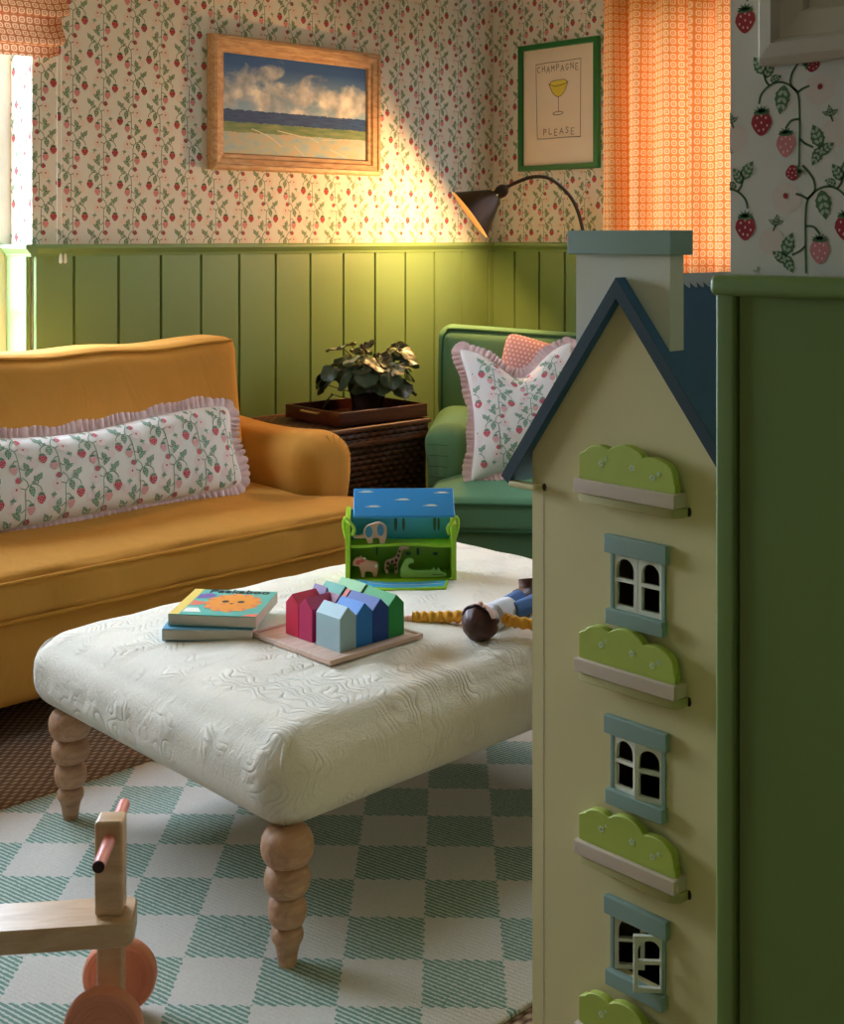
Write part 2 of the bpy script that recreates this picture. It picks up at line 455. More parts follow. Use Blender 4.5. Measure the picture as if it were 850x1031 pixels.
def print_segment():
    """one arch of the vine; units metres, x about the stem, y from its foot; returns (material, layer, polygon)"""
    def C(x, y): return ((x-540)/2960, (940-y)/3260)
    out = []
    def st(pts, w=.0024): 
        for q in stroke([C(*p) for p in pts], w): out.append((2, 1, q))
    def bry(x, y, w, h, m, ang=0):
        c = C(x, y); w *= 1.14/2960; h /= 3260
        out.append((m, 2, berry(c[0], c[1], w, h, ang)))
        ca, sa = cos(ang), sin(ang)
        for sx, sy in ((-.22,.2),(.2,.22),(0,.02),(-.28,-.1),(.27,-.08),(-.1,-.25),(.12,-.28),(0,.3)):
            px, py = sx*w, sy*h
            out.append((6, 3, ell(c[0]+px*ca-py*sa, c[1]+px*sa+py*ca, w*.045, h*.055, ang, 6)))
        for k in range(5):                                     # calyx
            g = ang+pi/2+(k-2)*.62; bx = c[0]-sa*h*.46; by = c[1]+ca*h*.46
            L = w*.42; d = (cos(g), sin(g)); nn = (-d[1], d[0])
            gx = -d[1]; 
            out.append((2, 3, [(bx-nn[0]*L*.22, by-nn[1]*L*.22), (bx+d[0]*L-sa*0, by+d[1]*L*.7), (bx+nn[0]*L*.22, by+nn[1]*L*.22)]))
        out.append((2, 3, ell(c[0]-sa*h*.42, c[1]+ca*h*.42, w*.4, h*.1, ang, 8)))
    def lf(x, y, L, W, deg):
        c = C(x, y); a = math.radians(deg); L /= 2960; W /= 2960
        out.append((2, 1, leafpoly(c[0], c[1], L, W, a)))
        for k, (t, sg) in enumerate(((-.22, 1), (.02, 1), (.24, 1), (-.22, -1), (.02, -1), (.24, -1))):
            px = t*L; py = sg*W*.17
            out.append((3, 2, ell(c[0]+px*cos(a)-py*sin(a), c[1]+px*sin(a)+py*cos(a), L*.115, W*.125, a+sg*.7, 7)))
    st([(552,945),(550,850),(550,760),(556,700),(580,668),(578,635),(562,606),(540,582)])
    st([(558,692),(590,664),(625,654),(657,665),(683,692),(690,722)])
    st([(655,662),(668,642),(668,620)])
    st([(556,694),(540,684),(518,676)])
    st([(550,785),(577,788),(597,812)])
    st([(550,850),(532,868),(505,882)])
    bry(682,790,64,88,4); bry(505,605,44,52,4,math.radians(-80)); bry(597,868,58,88,5)
    lf(610,715,92,48,-80); lf(690,590,70,38,55); lf(655,608,62,34,125); lf(632,640,40,24,160)
    lf(492,845,76,42,68); lf(462,888,62,32,150); lf(492,912,66,34,-60)
    lf(450,765,40,18,80); lf(436,770,30,14,150); lf(462,772,30,14,20); st([(450,775),(440,800)],.002)
    out.append((1, 0, ell(*C(485,690), .017, .0165, 0, 14)))
    out.append((1, 0, ell(*C(432,838), .015, .015, 0, 12)))
    out.append((4, 3, ell(*C(482,682), .0028, .0032, .3, 8)))
    return out
SEG = print_segment()
TW, TH = .1155, .1105
def cover_print(mb, u0, u1, v0, v1, f, phase=(0,0), scale=1.0, step=.00015):
    tw, th = TW*scale, TH*scale
    i0 = int(math.floor((u0-phase[0])/tw))-1; i1 = int(math.ceil((u1-phase[0])/tw))+1
    j0 = int(math.floor((v0-phase[1])/th))-2; j1 = int(math.ceil((v1-phase[1])/th))+1
    for i in range(i0, i1+1):
        for j in range(j0, j1+1):
            jj = j + (1 if i % 2 else 0)
            mir = 1 if j % 2 == 0 else -1
            ox = phase[0]+i*tw; oy = phase[1]+j*th
            for m, layer, poly in SEG:
                pts = [(ox+p[0]*mir*scale, oy+p[1]*scale) for p in poly]
                cx = sum(p[0] for p in pts)/len(pts); cy = sum(p[1] for p in pts)/len(pts)
                if not (u0 < cx < u1 and v0 < cy < v1): continue
                pts = [(min(u1, max(u0, p[0])), min(v1, max(v0, p[1]))) for p in pts]
                if mir < 0: pts = pts[::-1]
                mb.mat(m); mb.add([f(p[0], p[1], step*(layer+1)) for p in pts], [tuple(range(len(pts)))])

# ---------------------------------------------------------------- the room
BX, BY = 3.036, 3.14        # right wall plane x, back wall plane y
XL, YF, ZC = -3.4, -2.8, 2.55
T_ = .16
WX0, WX1, WZ0, WZ1 = -1.15, .813, .40, 2.15     # window in the back wall
VY0, VY1, VZ0, VZ1 = 1.05, 2.38, .85, 2.2       # window in the right wall
RZ = 1.212                                        # chair-rail height

fl = MB().box(XL-.3, YF-.3, -.1, BX+.3, BY+.3, 0)
struct(fl, 'floor', 'sisal')
struct(MB().box(XL-.3, YF-.3, ZC, BX+.3, BY+.3, ZC+.1), 'ceiling', 'plaster')
# back wall with window opening
wb = MB()
for q in ((XL-.2, 0, WX0, ZC), (WX1, 0, BX+.2, ZC), (WX0, 0, WX1, WZ0), (WX0, WZ1, WX1, ZC)):
    wb.box(q[0], BY, q[1], q[2], BY+T_+.06, q[3])
wall_back = struct(wb, 'wall_back', 'paper')
wr = MB()
for q in ((YF-.2, 0, VY0, ZC), (VY1, 0, BY, ZC), (VY0, 0, VY1, VZ0), (VY0, VZ1, VY1, ZC)):
    wr.box(BX, q[0], q[1], BX+T_, q[2], q[3])
wall_right = struct(wr, 'wall_right', 'paper')
struct(MB().box(XL-.2, YF-.2, 0, XL, BY, ZC), 'wall_left', 'near_wall')
wf = MB()
wf.box(XL, YF-T_, 0, BX, YF, ZC)
struct(wf, 'wall_front', 'near_wall')
part_wall = struct(MB().box(0, YF, 0, .12, -.0225, ZC), 'wall_partition', 'paper')

# wallpaper print (same paper everywhere)
p = MB(); cover_print(p, WX1, BX-.003, RZ, 2.3, lambda u, v, t: (u, BY-t, v), (.842, 1.27)); p.build('strawberry_print', PR, wall_back, 0)
p = MB(); cover_print(p, BY+.003, BY+.15, RZ, WZ1-.003, lambda u, v, t: (WX1-t, u, v), (BY+.06, 1.2)); p.build('strawberry_print', PR, wall_back, 0)
p = MB(); cover_print(p, -BY+.003, -1.85, RZ, 2.3, lambda u, v, t: (BX-t, -u, v), (-BY+.06, 1.22)); p.build('strawberry_print', PR, wall_right, 0)
p = MB(); cover_print(p, .0217, .9, RZ, 1.75, lambda u, v, t: (-t, -u, v), (.1085, 1.213+.0), 1.0); p.build('strawberry_print', PR, part_wall, 0)

# tongue-and-groove panelling: boards with a V between them, then the rail
def boards(u0, u1, z0, z1, f, first, w, th=.018):
    mb = MB(); us = []
    k = math.floor((u0-first)/w); u = first+k*w
    edges = [u0]
    while u < u1:
        if u > u0+.004: edges.append(u)
        u += w
    edges.append(u1)
    for a, b in zip(edges[:-1], edges[1:]):
        g = .0055
        prof = [(a, .006), (a+g*.4, .006), (a+g, th), (b-g, th), (b-g*.4, .006), (b, .006)]
        vs = [f(u_, t_, z_) for z_ in (z0, z1) for u_, t_ in prof]
        n = len(prof)
        mb.add(vs, [(i, i+1, n+i+1, n+i) for i in range(n-1)])
        bead = [f(b-g-.008, th, z0), f(b-g-.008, th, z1)]
    return mb
def rail(u0, u1, f, zt=RZ+.012):
    mb = MB()
    prof = [(0, zt-.040), (.022, zt-.040), (.024, zt-.03), (.030, zt-.026), (.034, zt-.018), (.040, zt-.014), (.040, zt-.004), (.036, zt), (0, zt)]
    vs = [f(u, t, z) for u in (u0, u1) for t, z in prof]; n = len(prof)
    mb.add(vs, [(i, (i+1) % n, n+(i+1) % n, n+i) for i in range(n)]+[tuple(range(n)), tuple(range(n, 2*n))[::-1]])
    return mb
def skirting(u0, u1, f):
    mb = MB(); prof = [(0, 0), (.034, 0), (.034, .13), (.026, .145), (0, .15)]
    vs = [f(u, t, z) for u in (u0, u1) for t, z in prof]; n = len(prof)
    mb.add(vs, [(i, (i+1) % n, n+(i+1) % n, n+i) for i in range(n)]+[tuple(range(n)), tuple(range(n, 2*n))[::-1]]); return mb
fb = lambda u, t, z: (u, BY-t, z)
fr = lambda u, t, z: (BX-t, -u, z)
frev = lambda u, t, z: (WX1-t, u, z)
boards(WX1, BX, 0, RZ-.02, fb, .956, .169).build('wainscot', 'panel_green', wall_back, 20)
boards(WX0, WX1, 0, WZ0-.02, fb, .956, .169).build('wainscot', 'panel_green', wall_back, 20)
boards(BY, BY+.15, WZ0, RZ-.02, frev, BY-.01, .5).build('wainscot', 'panel_green', wall_back, 20)
boards(-BY, -YF, 0, RZ-.02, fr, -BY+.142, .142).build('wainscot', 'panel_green', wall_right, 20)
rail(WX1-.0, BX, fb).build('chair_rail', 'panel_green', wall_back)
rail(BY-.038, BY+.15, frev).build('chair_rail', 'panel_green', wall_back)
rail(-BY, -VY1-.04, fr).build('chair_rail', 'panel_green', wall_right)
rail(-VY0+.04, -YF, fr).build('chair_rail', 'panel_green', wall_right)
struct(skirting(WX0-2, BX, lambda u, t, z: (u, BY-t, z)), 'baseboard_back', 'panel_green')
struct(skirting(-BY, -YF, fr), 'baseboard_right', 'panel_green')

# partition end: green panelling with a corner batten and moulded cap
pn = MB()
pn.box(-.020, -2.7, 0, .0, -.0465, 1.19); pn.box(-.012, -.05, 0, .0, -.04, 1.19)
pn.rbox(-.026, -.0445, 0, .135, -.020, 1.19, .004, 1)
pn.build('wainscot', 'panel_dark', part_wall)
cp = MB()
cp.rbox(-.032, -2.7, 1.187, .150, -.015, 1.209, .008, 2)
cp.build('chair_rail', 'panel_dark', part_wall)

# windows
def window_frame(mb, f, u0, u1, z0, z1, mull, trans, t=.05, dp=.04):
    def b(a0, b0, a1, b1, d0=0, d1=dp):
        p0 = f(a0, d0, b0); p1 = f(a1, d1, b1); mb.box(*p0, *p1)
    b(u0, z0, u0+t, z1); b(u1-t, z0, u1, z1); b(u0, z0, u1, z0+t); b(u0, z1-t, u1, z1)
    for m in mull: b(m-t/2, z0, m+t/2, z1)
    for q in trans: b(u0, q-.012, u1, q+.012, .005, dp-.005)
glass = NT('window_glass'); 
gb = glass.node('ShaderNodeBsdfTransparent', {}); gg = glass.node('ShaderNodeBsdfGlossy', {'Roughness': .02})
gm = glass.node('ShaderNodeMixShader', {0: .06, 1: gb.outputs[0], 2: gg.outputs[0]}); glass.l.new(gm.outputs[0], glass.n['Material Output'].inputs[0])
M['glass'] = glass.m
fw = lambda u, d, z: (u, BY+.15+d, z)
w1 = MB(); window_frame(w1, fw, WX0, WX1, WZ0, WZ1, [WX0+.65, WX0+1.3], [1.0, 1.6])
window_1 = struct(w1, 'window_1', 'white_paint')
MB().box(WX0+.03, BY+.168, WZ0+.03, WX1-.03, BY+.172, WZ1-.03).build('pane', 'glass', window_1)
w2 = MB(); window_frame(w2, lambda u, d, z: (BX+.08+d, u, z), VY0, VY1, VZ0, VZ1, [(VY0+VY1)/2], [1.5])
window_2 = struct(w2, 'window_2', 'white_paint')
MB().box(BX+.098, VY0+.03, VZ0+.03, BX+.102, VY1-.03, VZ1-.03).build('pane', 'glass', window_2)
struct(MB().rbox(WX0, BY-.02, WZ0-.02, WX1, BY+.16, WZ0+.012, .008, 1), 'trim_1', 'white_paint')
struct(MB().rbox(BX-.03, VY0-.03, VZ0-.03, BX+.09, VY1+.03, VZ0, .008, 1), 'trim_2', 'white_paint')

# ---------------------------------------------------------------- roman blind and curtain
bl = thing('roman_blind', 'folded roman blind in orange and cream block print above the window', 'blind', (0, 0, 0))
prof = [(.03, 2.42), (.032, 2.10), (.045, 2.04), (.085, 1.985), (.095, 1.965), (.085, 1.955), (.045, 1.965), (.042, 1.955), (.05, 1.925), (.078, 1.885), (.084, 1.868), (.07, 1.862), (.042, 1.875), (.040, 1.865), (.046, 1.835), (.05, 1.828)]
pp = catmull([(t, z, 0) for t, z in prof], 4)
ln = [0]
for a, b in zip(pp[:-1], pp[1:]): ln.append(ln[-1]+(b-a).length)
BX0, BX1 = -1.2, .905
mb = MB()
nu = 40
def bf(i, j):
    q = pp[j]; u = i/nu; x = BX0+(BX1-BX0)*u
    edge = max(0, (x-(BX1-.05))/.05)
    return (x-.02*edge*((2.0-q.y)/.2 if q.y < 2.0 else 0), BY-q.x+.006*sin(x*9), q.y-.006*sin(x*5)+.012*edge)
vs = [bf(i, j) for j in range(len(pp)) for i in range(nu+1)]
uv = [(i/nu*(BX1-BX0), -ln[j]) for j in range(len(pp)) for i in range(nu+1)]
mb.add(vs, [(j*(nu+1)+i, j*(nu+1)+i+1, (j+1)*(nu+1)+i+1, (j+1)*(nu+1)+i) for j in range(len(pp)-1) for i in range(nu)], uv)
mb.build('fabric', 'blind', bl, 60)
MB().box(BX0, BY-.028, 2.40, BX1, BY-.002, 2.44).build('headrail', 'white_paint', bl)
cd = MB(); cx_ = .900
cd.tube([(cx_-.008, BY-.02, 2.3), (cx_-.008, BY-.022, 1.19)], .0013, 5); cd.tube([(cx_+.008, BY-.02, 2.3), (cx_+.008, BY-.022, 1.19)], .0013, 5)
cd.lathe([(.001, -.03), (.006, -.025), (.004, 0), (.001, .004)], (cx_-.008, BY-.045, 1.19), 8); cd.lathe([(.001, -.03), (.006, -.025), (.004, 0), (.001, .004)], (cx_+.008, BY-.045, 1.19), 8)
cd.build('pull_cord', 'white_paint', bl)

cu = thing('curtain', 'long orange curtain with a pale block print hanging at the right window', 'curtain')
c0, c1 = 1.58, 2.405; nu = 260; nv = 14
def cpt(u, v):
    y = c1-(c1-c0)*u; z = .12+v*2.3
    amp = .043+.012*sin(u*17)
    ph = u*2*pi*6.5+.5*sin(u*9)+.25*sin(v*3+u*20)
    return (BX-.115-amp*sin(ph)-.008*sin(3.1*ph+v), y+.012*cos(ph)*1, z)
al = [0]
for i in range(nu):
    a = Vector(cpt(i/nu, .5)); b = Vector(cpt((i+1)/nu, .5)); al.append(al[-1]+(b-a).length)
mb = MB(); mb.sheet(cpt, nu, nv, lambda u, v: (al[int(round(u*nu))], v*2.3))
mb.build('drape', 'curtain', cu, 80)
MB().tube([(BX-.115, .7, 2.44), (BX-.115, 2.62, 2.44)], .014, 12).build('pole', 'metal_black', cu)
for i in range(11):
    MB().tube([(BX-.115+.024*cos(g*pi/6), c0+.03+i*.078, 2.44+.024*sin(g*pi/6)) for g in range(12)], .003, 6, closed=True).build('ring', 'metal_black', cu)

# ---------------------------------------------------------------- framed pictures
# oil painting on the back wall
px0, px1, pz0, pz1 = 1.500, 2.325, 1.495, 1.990
pt = thing('framed_painting', 'cloudy seascape oil painting in a pale wooden frame', 'painting', ((px0+px1)/2, BY-.002, (pz0+pz1)/2))
def frame_mesh(w, h, prof):
    """mitred frame; prof: (inset from outer edge, projection from wall)"""
    mb = MB(); n = len(prof)
    cs = []
    for ins, pr in prof:
        a = w/2-ins; b = h/2-ins
        cs.append([(-a, -pr, -b), (a, -pr, -b), (a, -pr, b), (-a, -pr, b)])
    for s_ in range(4):
        vs = []
        for c in cs: vs += [c[s_], c[(s_+1) % 4]]
        mb.add(vs, [(2*i, 2*i+1, 2*i+3, 2*i+2) for i in range(n-1)])
    return mb
W_, H_ = px1-px0, pz1-pz0
frame_mesh(W_, H_, [(0, 0), (0, .03), (.006, .038), (.018, .040), (.022, .034), (.040, .030), (.046, .022), (.058, .020), (.062, .014), (.064, .006)]).build('frame', 'frame_wood', pt, 30)
MB().box(-W_/2+.06, -.010, -H_/2+.06, W_/2-.06, -.002, H_/2-.06).build('canvas', 'seascape', pt)
mk = MB()
for pts, w in (([(-.10,-.09),(.0,-.105),(.04,-.11)], .006), ([(.05,-.105),(.10,-.125)], .005), ([(-.22,-.09),(-.14,-.115),(-.08,-.15)], .006), ([(-.02,-.145),(.03,-.18)], .005), ([(.16,-.15),(.24,-.175)], .006), ([(.12,-.115),(.22,-.11),(.32,-.105)], .004)):
    for q in stroke([(a, b) for a, b in pts], w*.6): mk.add([(x, -.0112, z) for x, z in q], [(0,1,2,3)])
mk.build('brushstrokes', 'stroke_pale', pt, 0)

# poster on the right wall
pb1, pb0 = BY-.166, BY-.605
ps = thing('framed_poster', 'drawn champagne glass print in a green frame on the right wall', 'poster', (BX-.002, (pb0+pb1)/2, 1.806), -pi/2)
W_, H_ = pb1-pb0, .545
M['frame_green'] = simple('green_frame_paint', (28, 110, 52), .4, .05)
M['poster_paper'] = simple('poster_paper', (236, 222, 206), .7, .03)
M['ink'] = simple('ink', (70, 60, 56), .8)
M['ink_yellow'] = simple('ink_yellow', (226, 208, 84), .8)
frame_mesh(W_, H_, [(0, 0), (0, .022), (.002, .024), (.021, .024), (.023, .022), (.023, .008)]).build('frame', 'frame_green', ps, 30)
MB().box(-W_/2+.02, -.008, -H_/2+.02, W_/2-.02, -.001, H_/2-.02).build('print', 'poster_paper', ps)
LET = {'C': [[(.9,.85),(.5,1),(.1,.7),(.1,.3),(.5,0),(.9,.15)]], 'H': [[(.1,0),(.1,1)],[(.9,0),(.85,1)],[(.1,.5),(.88,.5)]],
 'A': [[(0,0),(.5,1),(1,0)],[(.2,.4),(.8,.4)]], 'M': [[(.05,0),(.1,1),(.5,.4),(.9,1),(.95,0)]], 'P': [[(.15,0),(.15,1)],[(.15,1),(.8,.9),(.8,.55),(.15,.5)]],
 'G': [[(.9,.85),(.4,1),(.1,.6),(.15,.15),(.6,0),(.9,.4),(.5,.4)]], 'N': [[(.1,0),(.1,1)],[(.1,1),(.9,0)],[(.9,0),(.9,1)]],
 'E': [[(.85,1),(.15,1),(.1,0),(.85,0)],[(.12,.5),(.7,.5)]], 'L': [[(.15,1),(.12,0),(.85,0)]], 'S': [[(.85,.85),(.4,1),(.2,.75),(.8,.35),(.5,0),(.1,.12)]]}
ik = MB()
def inkline(pts, w=.0026):
    P = [Vector((a, b)) for a, b in pts]
    for a, b in zip(P[:-1], P[1:]):
        d = (b-a).normalized(); n = Vector((-d.y, d.x))*w/2; e = d*w*.3
        ik.add([(q.x, -.0092, q.y) for q in (a-n-e, b-n+e, b+n+e, a+n-e)], [(0,1,2,3)])
def word(t, x0, x1, z, h):
    n = len(t); st_ = (x1-x0)/n
    for i, ch in enumerate(t):
        w = st_*.68; dz = .004*sin(i*2.1)
        for pl in LET[ch]: inkline([(x0+i*st_+a*w, z+dz+b*h) for a, b in pl])
bw, bh = .255, .325
zc_ = .03
wob = lambda p: (p[0], p[1])
inkline([(-.125,zc_+.155),(-.06,zc_+.158),(.02,zc_+.157),(.122,zc_+.160),(.121,zc_+.05),(.120,zc_-.06),(.119,zc_-.168),(.03,zc_-.166),(-.07,zc_-.168),(-.118,zc_-.166),(-.121,zc_-.05),(-.124,zc_+.06),(-.125,zc_+.155)])
word('CHAMPAGNE', -.118, .118, zc_+.118, .026)
word('PLEASE', -.085, .098, zc_-.152, .026)
gl = catmull([(-.052,.085,0),(-.03,.045,0),(0,.028,0),(.03,.045,0),(.052,.088,0)], 4)
bowl = [(p.x, p.y) for p in gl]
ik.mat(1); ik.add([(x, -.0087, z+zc_-.02) for x, z in bowl+[(.03,.098),(-.03,.096)]], [tuple(range(len(bowl)+2))]); ik.mat(0)
inkline([(x, z+zc_-.02) for x, z in bowl]); inkline([(x, z+zc_-.02) for x, z in [(-.052,.085),(-.03,.097),(.03,.1),(.052,.088),(.03,.079),(-.02,.073),(-.052,.085)]])
inkline([(0,zc_+.008),(.001,zc_-.055)]); inkline([(p_[0], p_[1]) for p_ in ell(-.002, zc_-.062, .028, .007, .05, 12)]+[(.026, zc_-.061)])
ik.build('drawing', ['ink', 'ink_yellow'], ps, 0)

# near picture on the partition wall (only its lower corner is in view)
np_ = thing('framed_picture', 'moulded off-white framed picture hanging on the near partition wall', 'picture', (-.002, -.069-.24, 1.428+.28), -pi/2)
M['offwhite'] = simple('off_white_moulding', (206, 196, 178), .6, .04)
frame_mesh(.48, .56, [(0, 0), (0, .018), (.006, .026), (.02, .028), (.026, .020), (.05, .018), (.054, .011), (.060, .011), (.064, .006)]).build('frame', 'offwhite', np_, 30)
MB().box(-.18, -.006, -.22, .18, -.001, .22).build('mount_board', 'offwhite', np_)

# ---------------------------------------------------------------- floor lamp
LM = RP(.655, 5.22)
lp = thing('floor_lamp', 'dark bronze arched reading lamp behind the green armchair', 'lamp', (LM.x, LM.y, 0), FACE)
# local frame: x to the right as seen, z up
MB().lathe([(.001, 0), (.095, 0), (.1, .006), (.095, .016), (.03, .022), (.012, .03)], n=32).build('base', 'metal_black', lp)
arc = catmull([(0,0,.02),(0,0,.6),(0,0,1.16),(-.008,0,1.29),(-.05,-.016,1.40),(-.13,-.042,1.475),(-.205,-.066,1.488),(-.28,-.09,1.464),(-.33,-.106,1.437),(-.352,-.112,1.420)], 8)
MB().tube(arc, .0075, 10).build('pole', 'metal_black', lp)
# shade: axis points left and down
ax = Vector((-.80, -.05, -.60)).normalized(); apex = Vector((-.345, -.11, 1.425))
Q = ax.to_track_quat('Z', 'Y').to_matrix().to_4x4(); Q.translation = apex
L = .150; R_ = .112
sh = MB(); sh.T = Q
sh.lathe([(.020, -.005), (.022, .02), (.035, .03), (R_, L), (R_+.002, L+.001), (R_-.002, L-.001), (.033, .032), (.018, .024)], n=48)
sho = sh.build('lamp_shade', 'metal_black', lp)
hd = MB(); hd.T = Q; hd.lathe([(.001, -.035), (.012, -.034), (.024, -.02), (.026, 0), (.022, .012), (.001, .014)], n=24)
for k in range(8):
    g = k*pi/4; hd.mat(1); hd.lathe([(.001,-.004),(.004,0),(.001,.004)], (.033*cos(g), .033*sin(g), .020), 8)
hd.build('shade_holder', ['metal_black', 'brass'], lp)
bulb = NT('warm_bulb'); bulb.b.inputs['Emission Color'].default_value = (1, .55, .18, 1); bulb.b.inputs['Emission Strength'].default_value = 14; bulb.base((1,.8,.5,1)); M['bulb'] = bulb.m
bb = MB(); bb.T = Q; bb.lathe([(.001, .03), (.012, .032), (.013, .055), (.028, .085), (.03, .1), (.024, .118), (.001, .13)], n=20)
bb.build('bulb', 'bulb', lp)
ld = bpy.data.lights.new('lamp_light', 'POINT'); ld.energy = 22; ld.color = (1, .54, .2); ld.shadow_soft_size = .022
lo = bpy.data.objects.new('lamp_light', ld); COL.objects.link(lo); lo.parent = lp; lo.location = apex+ax*.148

# ---------------------------------------------------------------- sofa
SY = 2.14          # front plane
so = thing('sofa', 'mustard velvet sofa with a rolled arm and bench seat', 'sofa', (.35, SY+.45, 0))
so.location = (0, 0, 0)
sx0, sx1 = -.95, 1.50
def poly_slab(mb, outline, z0, z1, r, crown=0, nseg=4, box=None):
    """soft slab over a polygon outline (ccw) built of inset rings; crown lifts the middle"""
    n = len(outline)
    nrm = []
    for i in range(n):
        a = Vector(outline[i-1]); b = Vector(outline[i]); c = Vector(outline[(i+1) % n])
        e1 = (b-a).normalized(); e2 = (c-b).normalized(); t = (e1+e2); t = t.normalized() if t.length > 1e-6 else e1
        k = 1/max(.5, math.sqrt((1+e1.dot(e2))/2)); nrm.append(Vector((t.y, -t.x))*min(k, 1.3))
    rings = []
    for i in range(nseg+1):
        g = i/nseg*pi/2; rings.append((r*(1-sin(g)), z0+r*(1-cos(g))))
    for i in range(nseg+1):
        g = i/nseg*pi/2; rings.append((r*(1-cos(g)), z1-r*(1-sin(g))))
    vs = []
    for ins, z in rings:
        for i in range(n): vs.append((outline[i][0]-nrm[i].x*ins, outline[i][1]-nrm[i].y*ins, z))
    fs = [tuple(range(n))[::-1]]
    for q in range(len(rings)-1):
        for i in range(n): fs.append((q*n+i, q*n+(i+1) % n, (q+1)*n+(i+1) % n, (q+1)*n+i))
    if not crown: fs.append(tuple((len(rings)-1)*n+i for i in range(n)))
    mb.add(vs, fs); return rings
def rounded_poly(pts, r, k=5):
    out = []; n = len(pts)
    for i in range(n):
        a = Vector(pts[i-1]); b = Vector(pts[i]); c = Vector(pts[(i+1) % n])
        d1 = (a-b).normalized(); d2 = (c-b).normalized()
        p0 = b+d1*r; p2 = b+d2*r
        for j in range(k+1):
            t = j/k; q = p0*(1-t)**2+b*2*t*(1-t)+p2*t*t; out.append((q.x, q.y))
    return out
armx0, armx1, armyf = 1.30, 1.535, SY+.2
# base frame
MB().rbox(sx0+.05, SY+.02, .10, sx1, SY+.90, .315, .03, 10).build('base', 'mustard', so)
# bench seat cushion, T-shaped: crowned grid over a footprint
def crown(p, t):
    x, y, z = p
    top = max(0, t[2]); 
    u = (x-(sx0+.1))/(sx1-.02-sx0-.1)*2-1; v = (y-SY)/(.8)*2-1
    k = max(0, 1-abs(u)**6)*max(0, 1-abs(v)**3)
    return (x, y-.006*sin(x*23)*max(0, -t[1])*(1-abs(t[2])), z+top*.045*k+ (.004*sin(x*7+y*5))*top)
st_ = MB()
st_.rbox(sx0+.2, SY, .305, sx1-.03, SY+.19, .430, .040, 30, lambda p, t: crown(p, t) if True else p)
st_ = MB()
def seat_fn(p, t):
    x, y, z = p
    top = max(0, t[2]); v = (y-SY)/.8*2-1; u = t[0]
    k = max(0, 1-abs(u)**8)*max(0, 1-abs(v)**2.5)
    # the lug in front of the arm: pull in the side behind it
    if x > armx0-.02 and y > armyf-.05:
        f_ = min(1, (y-(armyf-.05))/.06); x = x-(x-(armx0-.02))*f_
    fr_ = max(0, -t[1]) if abs(t[1]) > .98 else 0
    y = y - (0.004*sin(x*31)+.004*sin(x*13+1))*fr_
    return (x, y, z+top*.05*k+.004*sin(x*9)*top*k)
st_.rbox(sx0+.2, SY, .305, sx1-.015, SY+.78, .425, .032, 44, seat_fn)
st_.build('seat_cushion', 'mustard', so, 60)
pc = MB()
for z in (.412, .318):
    line = [(sx0+.22, SY+.35), (sx0+.21, SY+.05), (sx0+.24, SY+.002), (0, SY-.002), (.6, SY-.002), (1.2, SY-.001), (sx1-.05, SY+.002), (sx1-.018, SY+.03), (sx1-.016, SY+.14), (sx1-.05, SY+.165)]
    L_ = catmull([(a, b, z) for a, b in line], 8)
    pc.tube(L_, .0055, 8)
pc.build('piping', 'mustard_pipe', so)
# back frame and cushions
MB().rbox(sx0+.05, SY+.80, .12, sx1-.1, SY+.975, .80, .05, 8).build('back_frame', 'mustard', so)
def back_fn(x0, x1):
    def fn(p, t):
        x, y, z = p
        bul = (1-t[0]**2)*(1-t[2]**2)
        y = y - .05*bul*(1 if t[1] < 0 else 0) + (z-.45)*.16
        top = max(0, t[2])
        e = (1-abs(t[0])**2)
        z = z + top*(-.006*(1-t[0]**2)+.012*abs(t[0])**6) + .004*sin(x*17)*top
        x = x + .012*abs(t[2])**4*(1 if t[0] > 0 else -1)*abs(t[0])
        return (x, y, z)
    return fn
for a, b in ((.20, 1.335), (-.93, .19)):
    mb = MB(); mb.rbox(a, SY+.50, .445, b, SY+.71, .912, .055, 20, back_fn(a, b)); cc = mb.build('back_cushion', 'mustard', so, 60)
    f = back_fn(a, b); pts = []
    for i in range(41):
        t = (-1+2*i/40)*.955
        x = (a+b)/2+(b-a)/2*.985*t; q = f((x, SY+.514, .899), (t*.985, -.8, .97)); pts.append((q[0], q[1], q[2]))
    pp_ = MB(); pp_.tube(pts, .005, 8); pp_.build('piping', 'mustard_pipe', cc)
# rolled arm
def arm_fn(side):
    def fn(p, t):
        x, y, z = p
        h = max(0, (z-.40)/.25)
        x = x + side*.018*sin(min(1, h)*pi)*(t[0]*side > 0) - side*.02*max(0, -t[2])*(t[0]*side > 0)
        b = (y-armyf)/.62
        if z > .5: z = z - .018*sin(min(1, max(0, b))*pi) + .0
        if t[1] < 0: y = y - .012*(1-t[0]**2)*(1-abs(t[2])**2)
        return (x, y, z)
    return fn
def arm(x0, x1, side):
    mb = MB(); mb.rbox(x0, armyf, .12, x1, SY+.93, .636, .098, 14, arm_fn(side), nc=6); a = mb.build('arm', 'mustard', so, 70)
arm(armx0, armx1, 1); arm(sx0, sx0+.21, -1)
# pleats gathered on the arm front
pl = MB()
for k in range(7):
    g = math.radians(-8+k*17); cxp, czp = (armx0+armx1)/2, .54
    r0, r1 = .070, .098
    pl.tube([(cxp+cos(g)*r0*1.0, armyf-.006+.004, czp+sin(g)*r0*.9), (cxp+cos(g)*(r1-.006), armyf+.012, czp+sin(g)*(r1-.012)*.93)], [.0008, .0025], 6)
pl.build('pleats', 'mustard_pipe', so)
for x in (sx0+.12, sx1-.12):
    for y in (SY+.10, SY+.88):
        MB().lathe([(.014, 0), (.018, .02), (.026, .09), (.024, .118)], (x, y, 0), 16).build('leg', 'oak_dark', so)

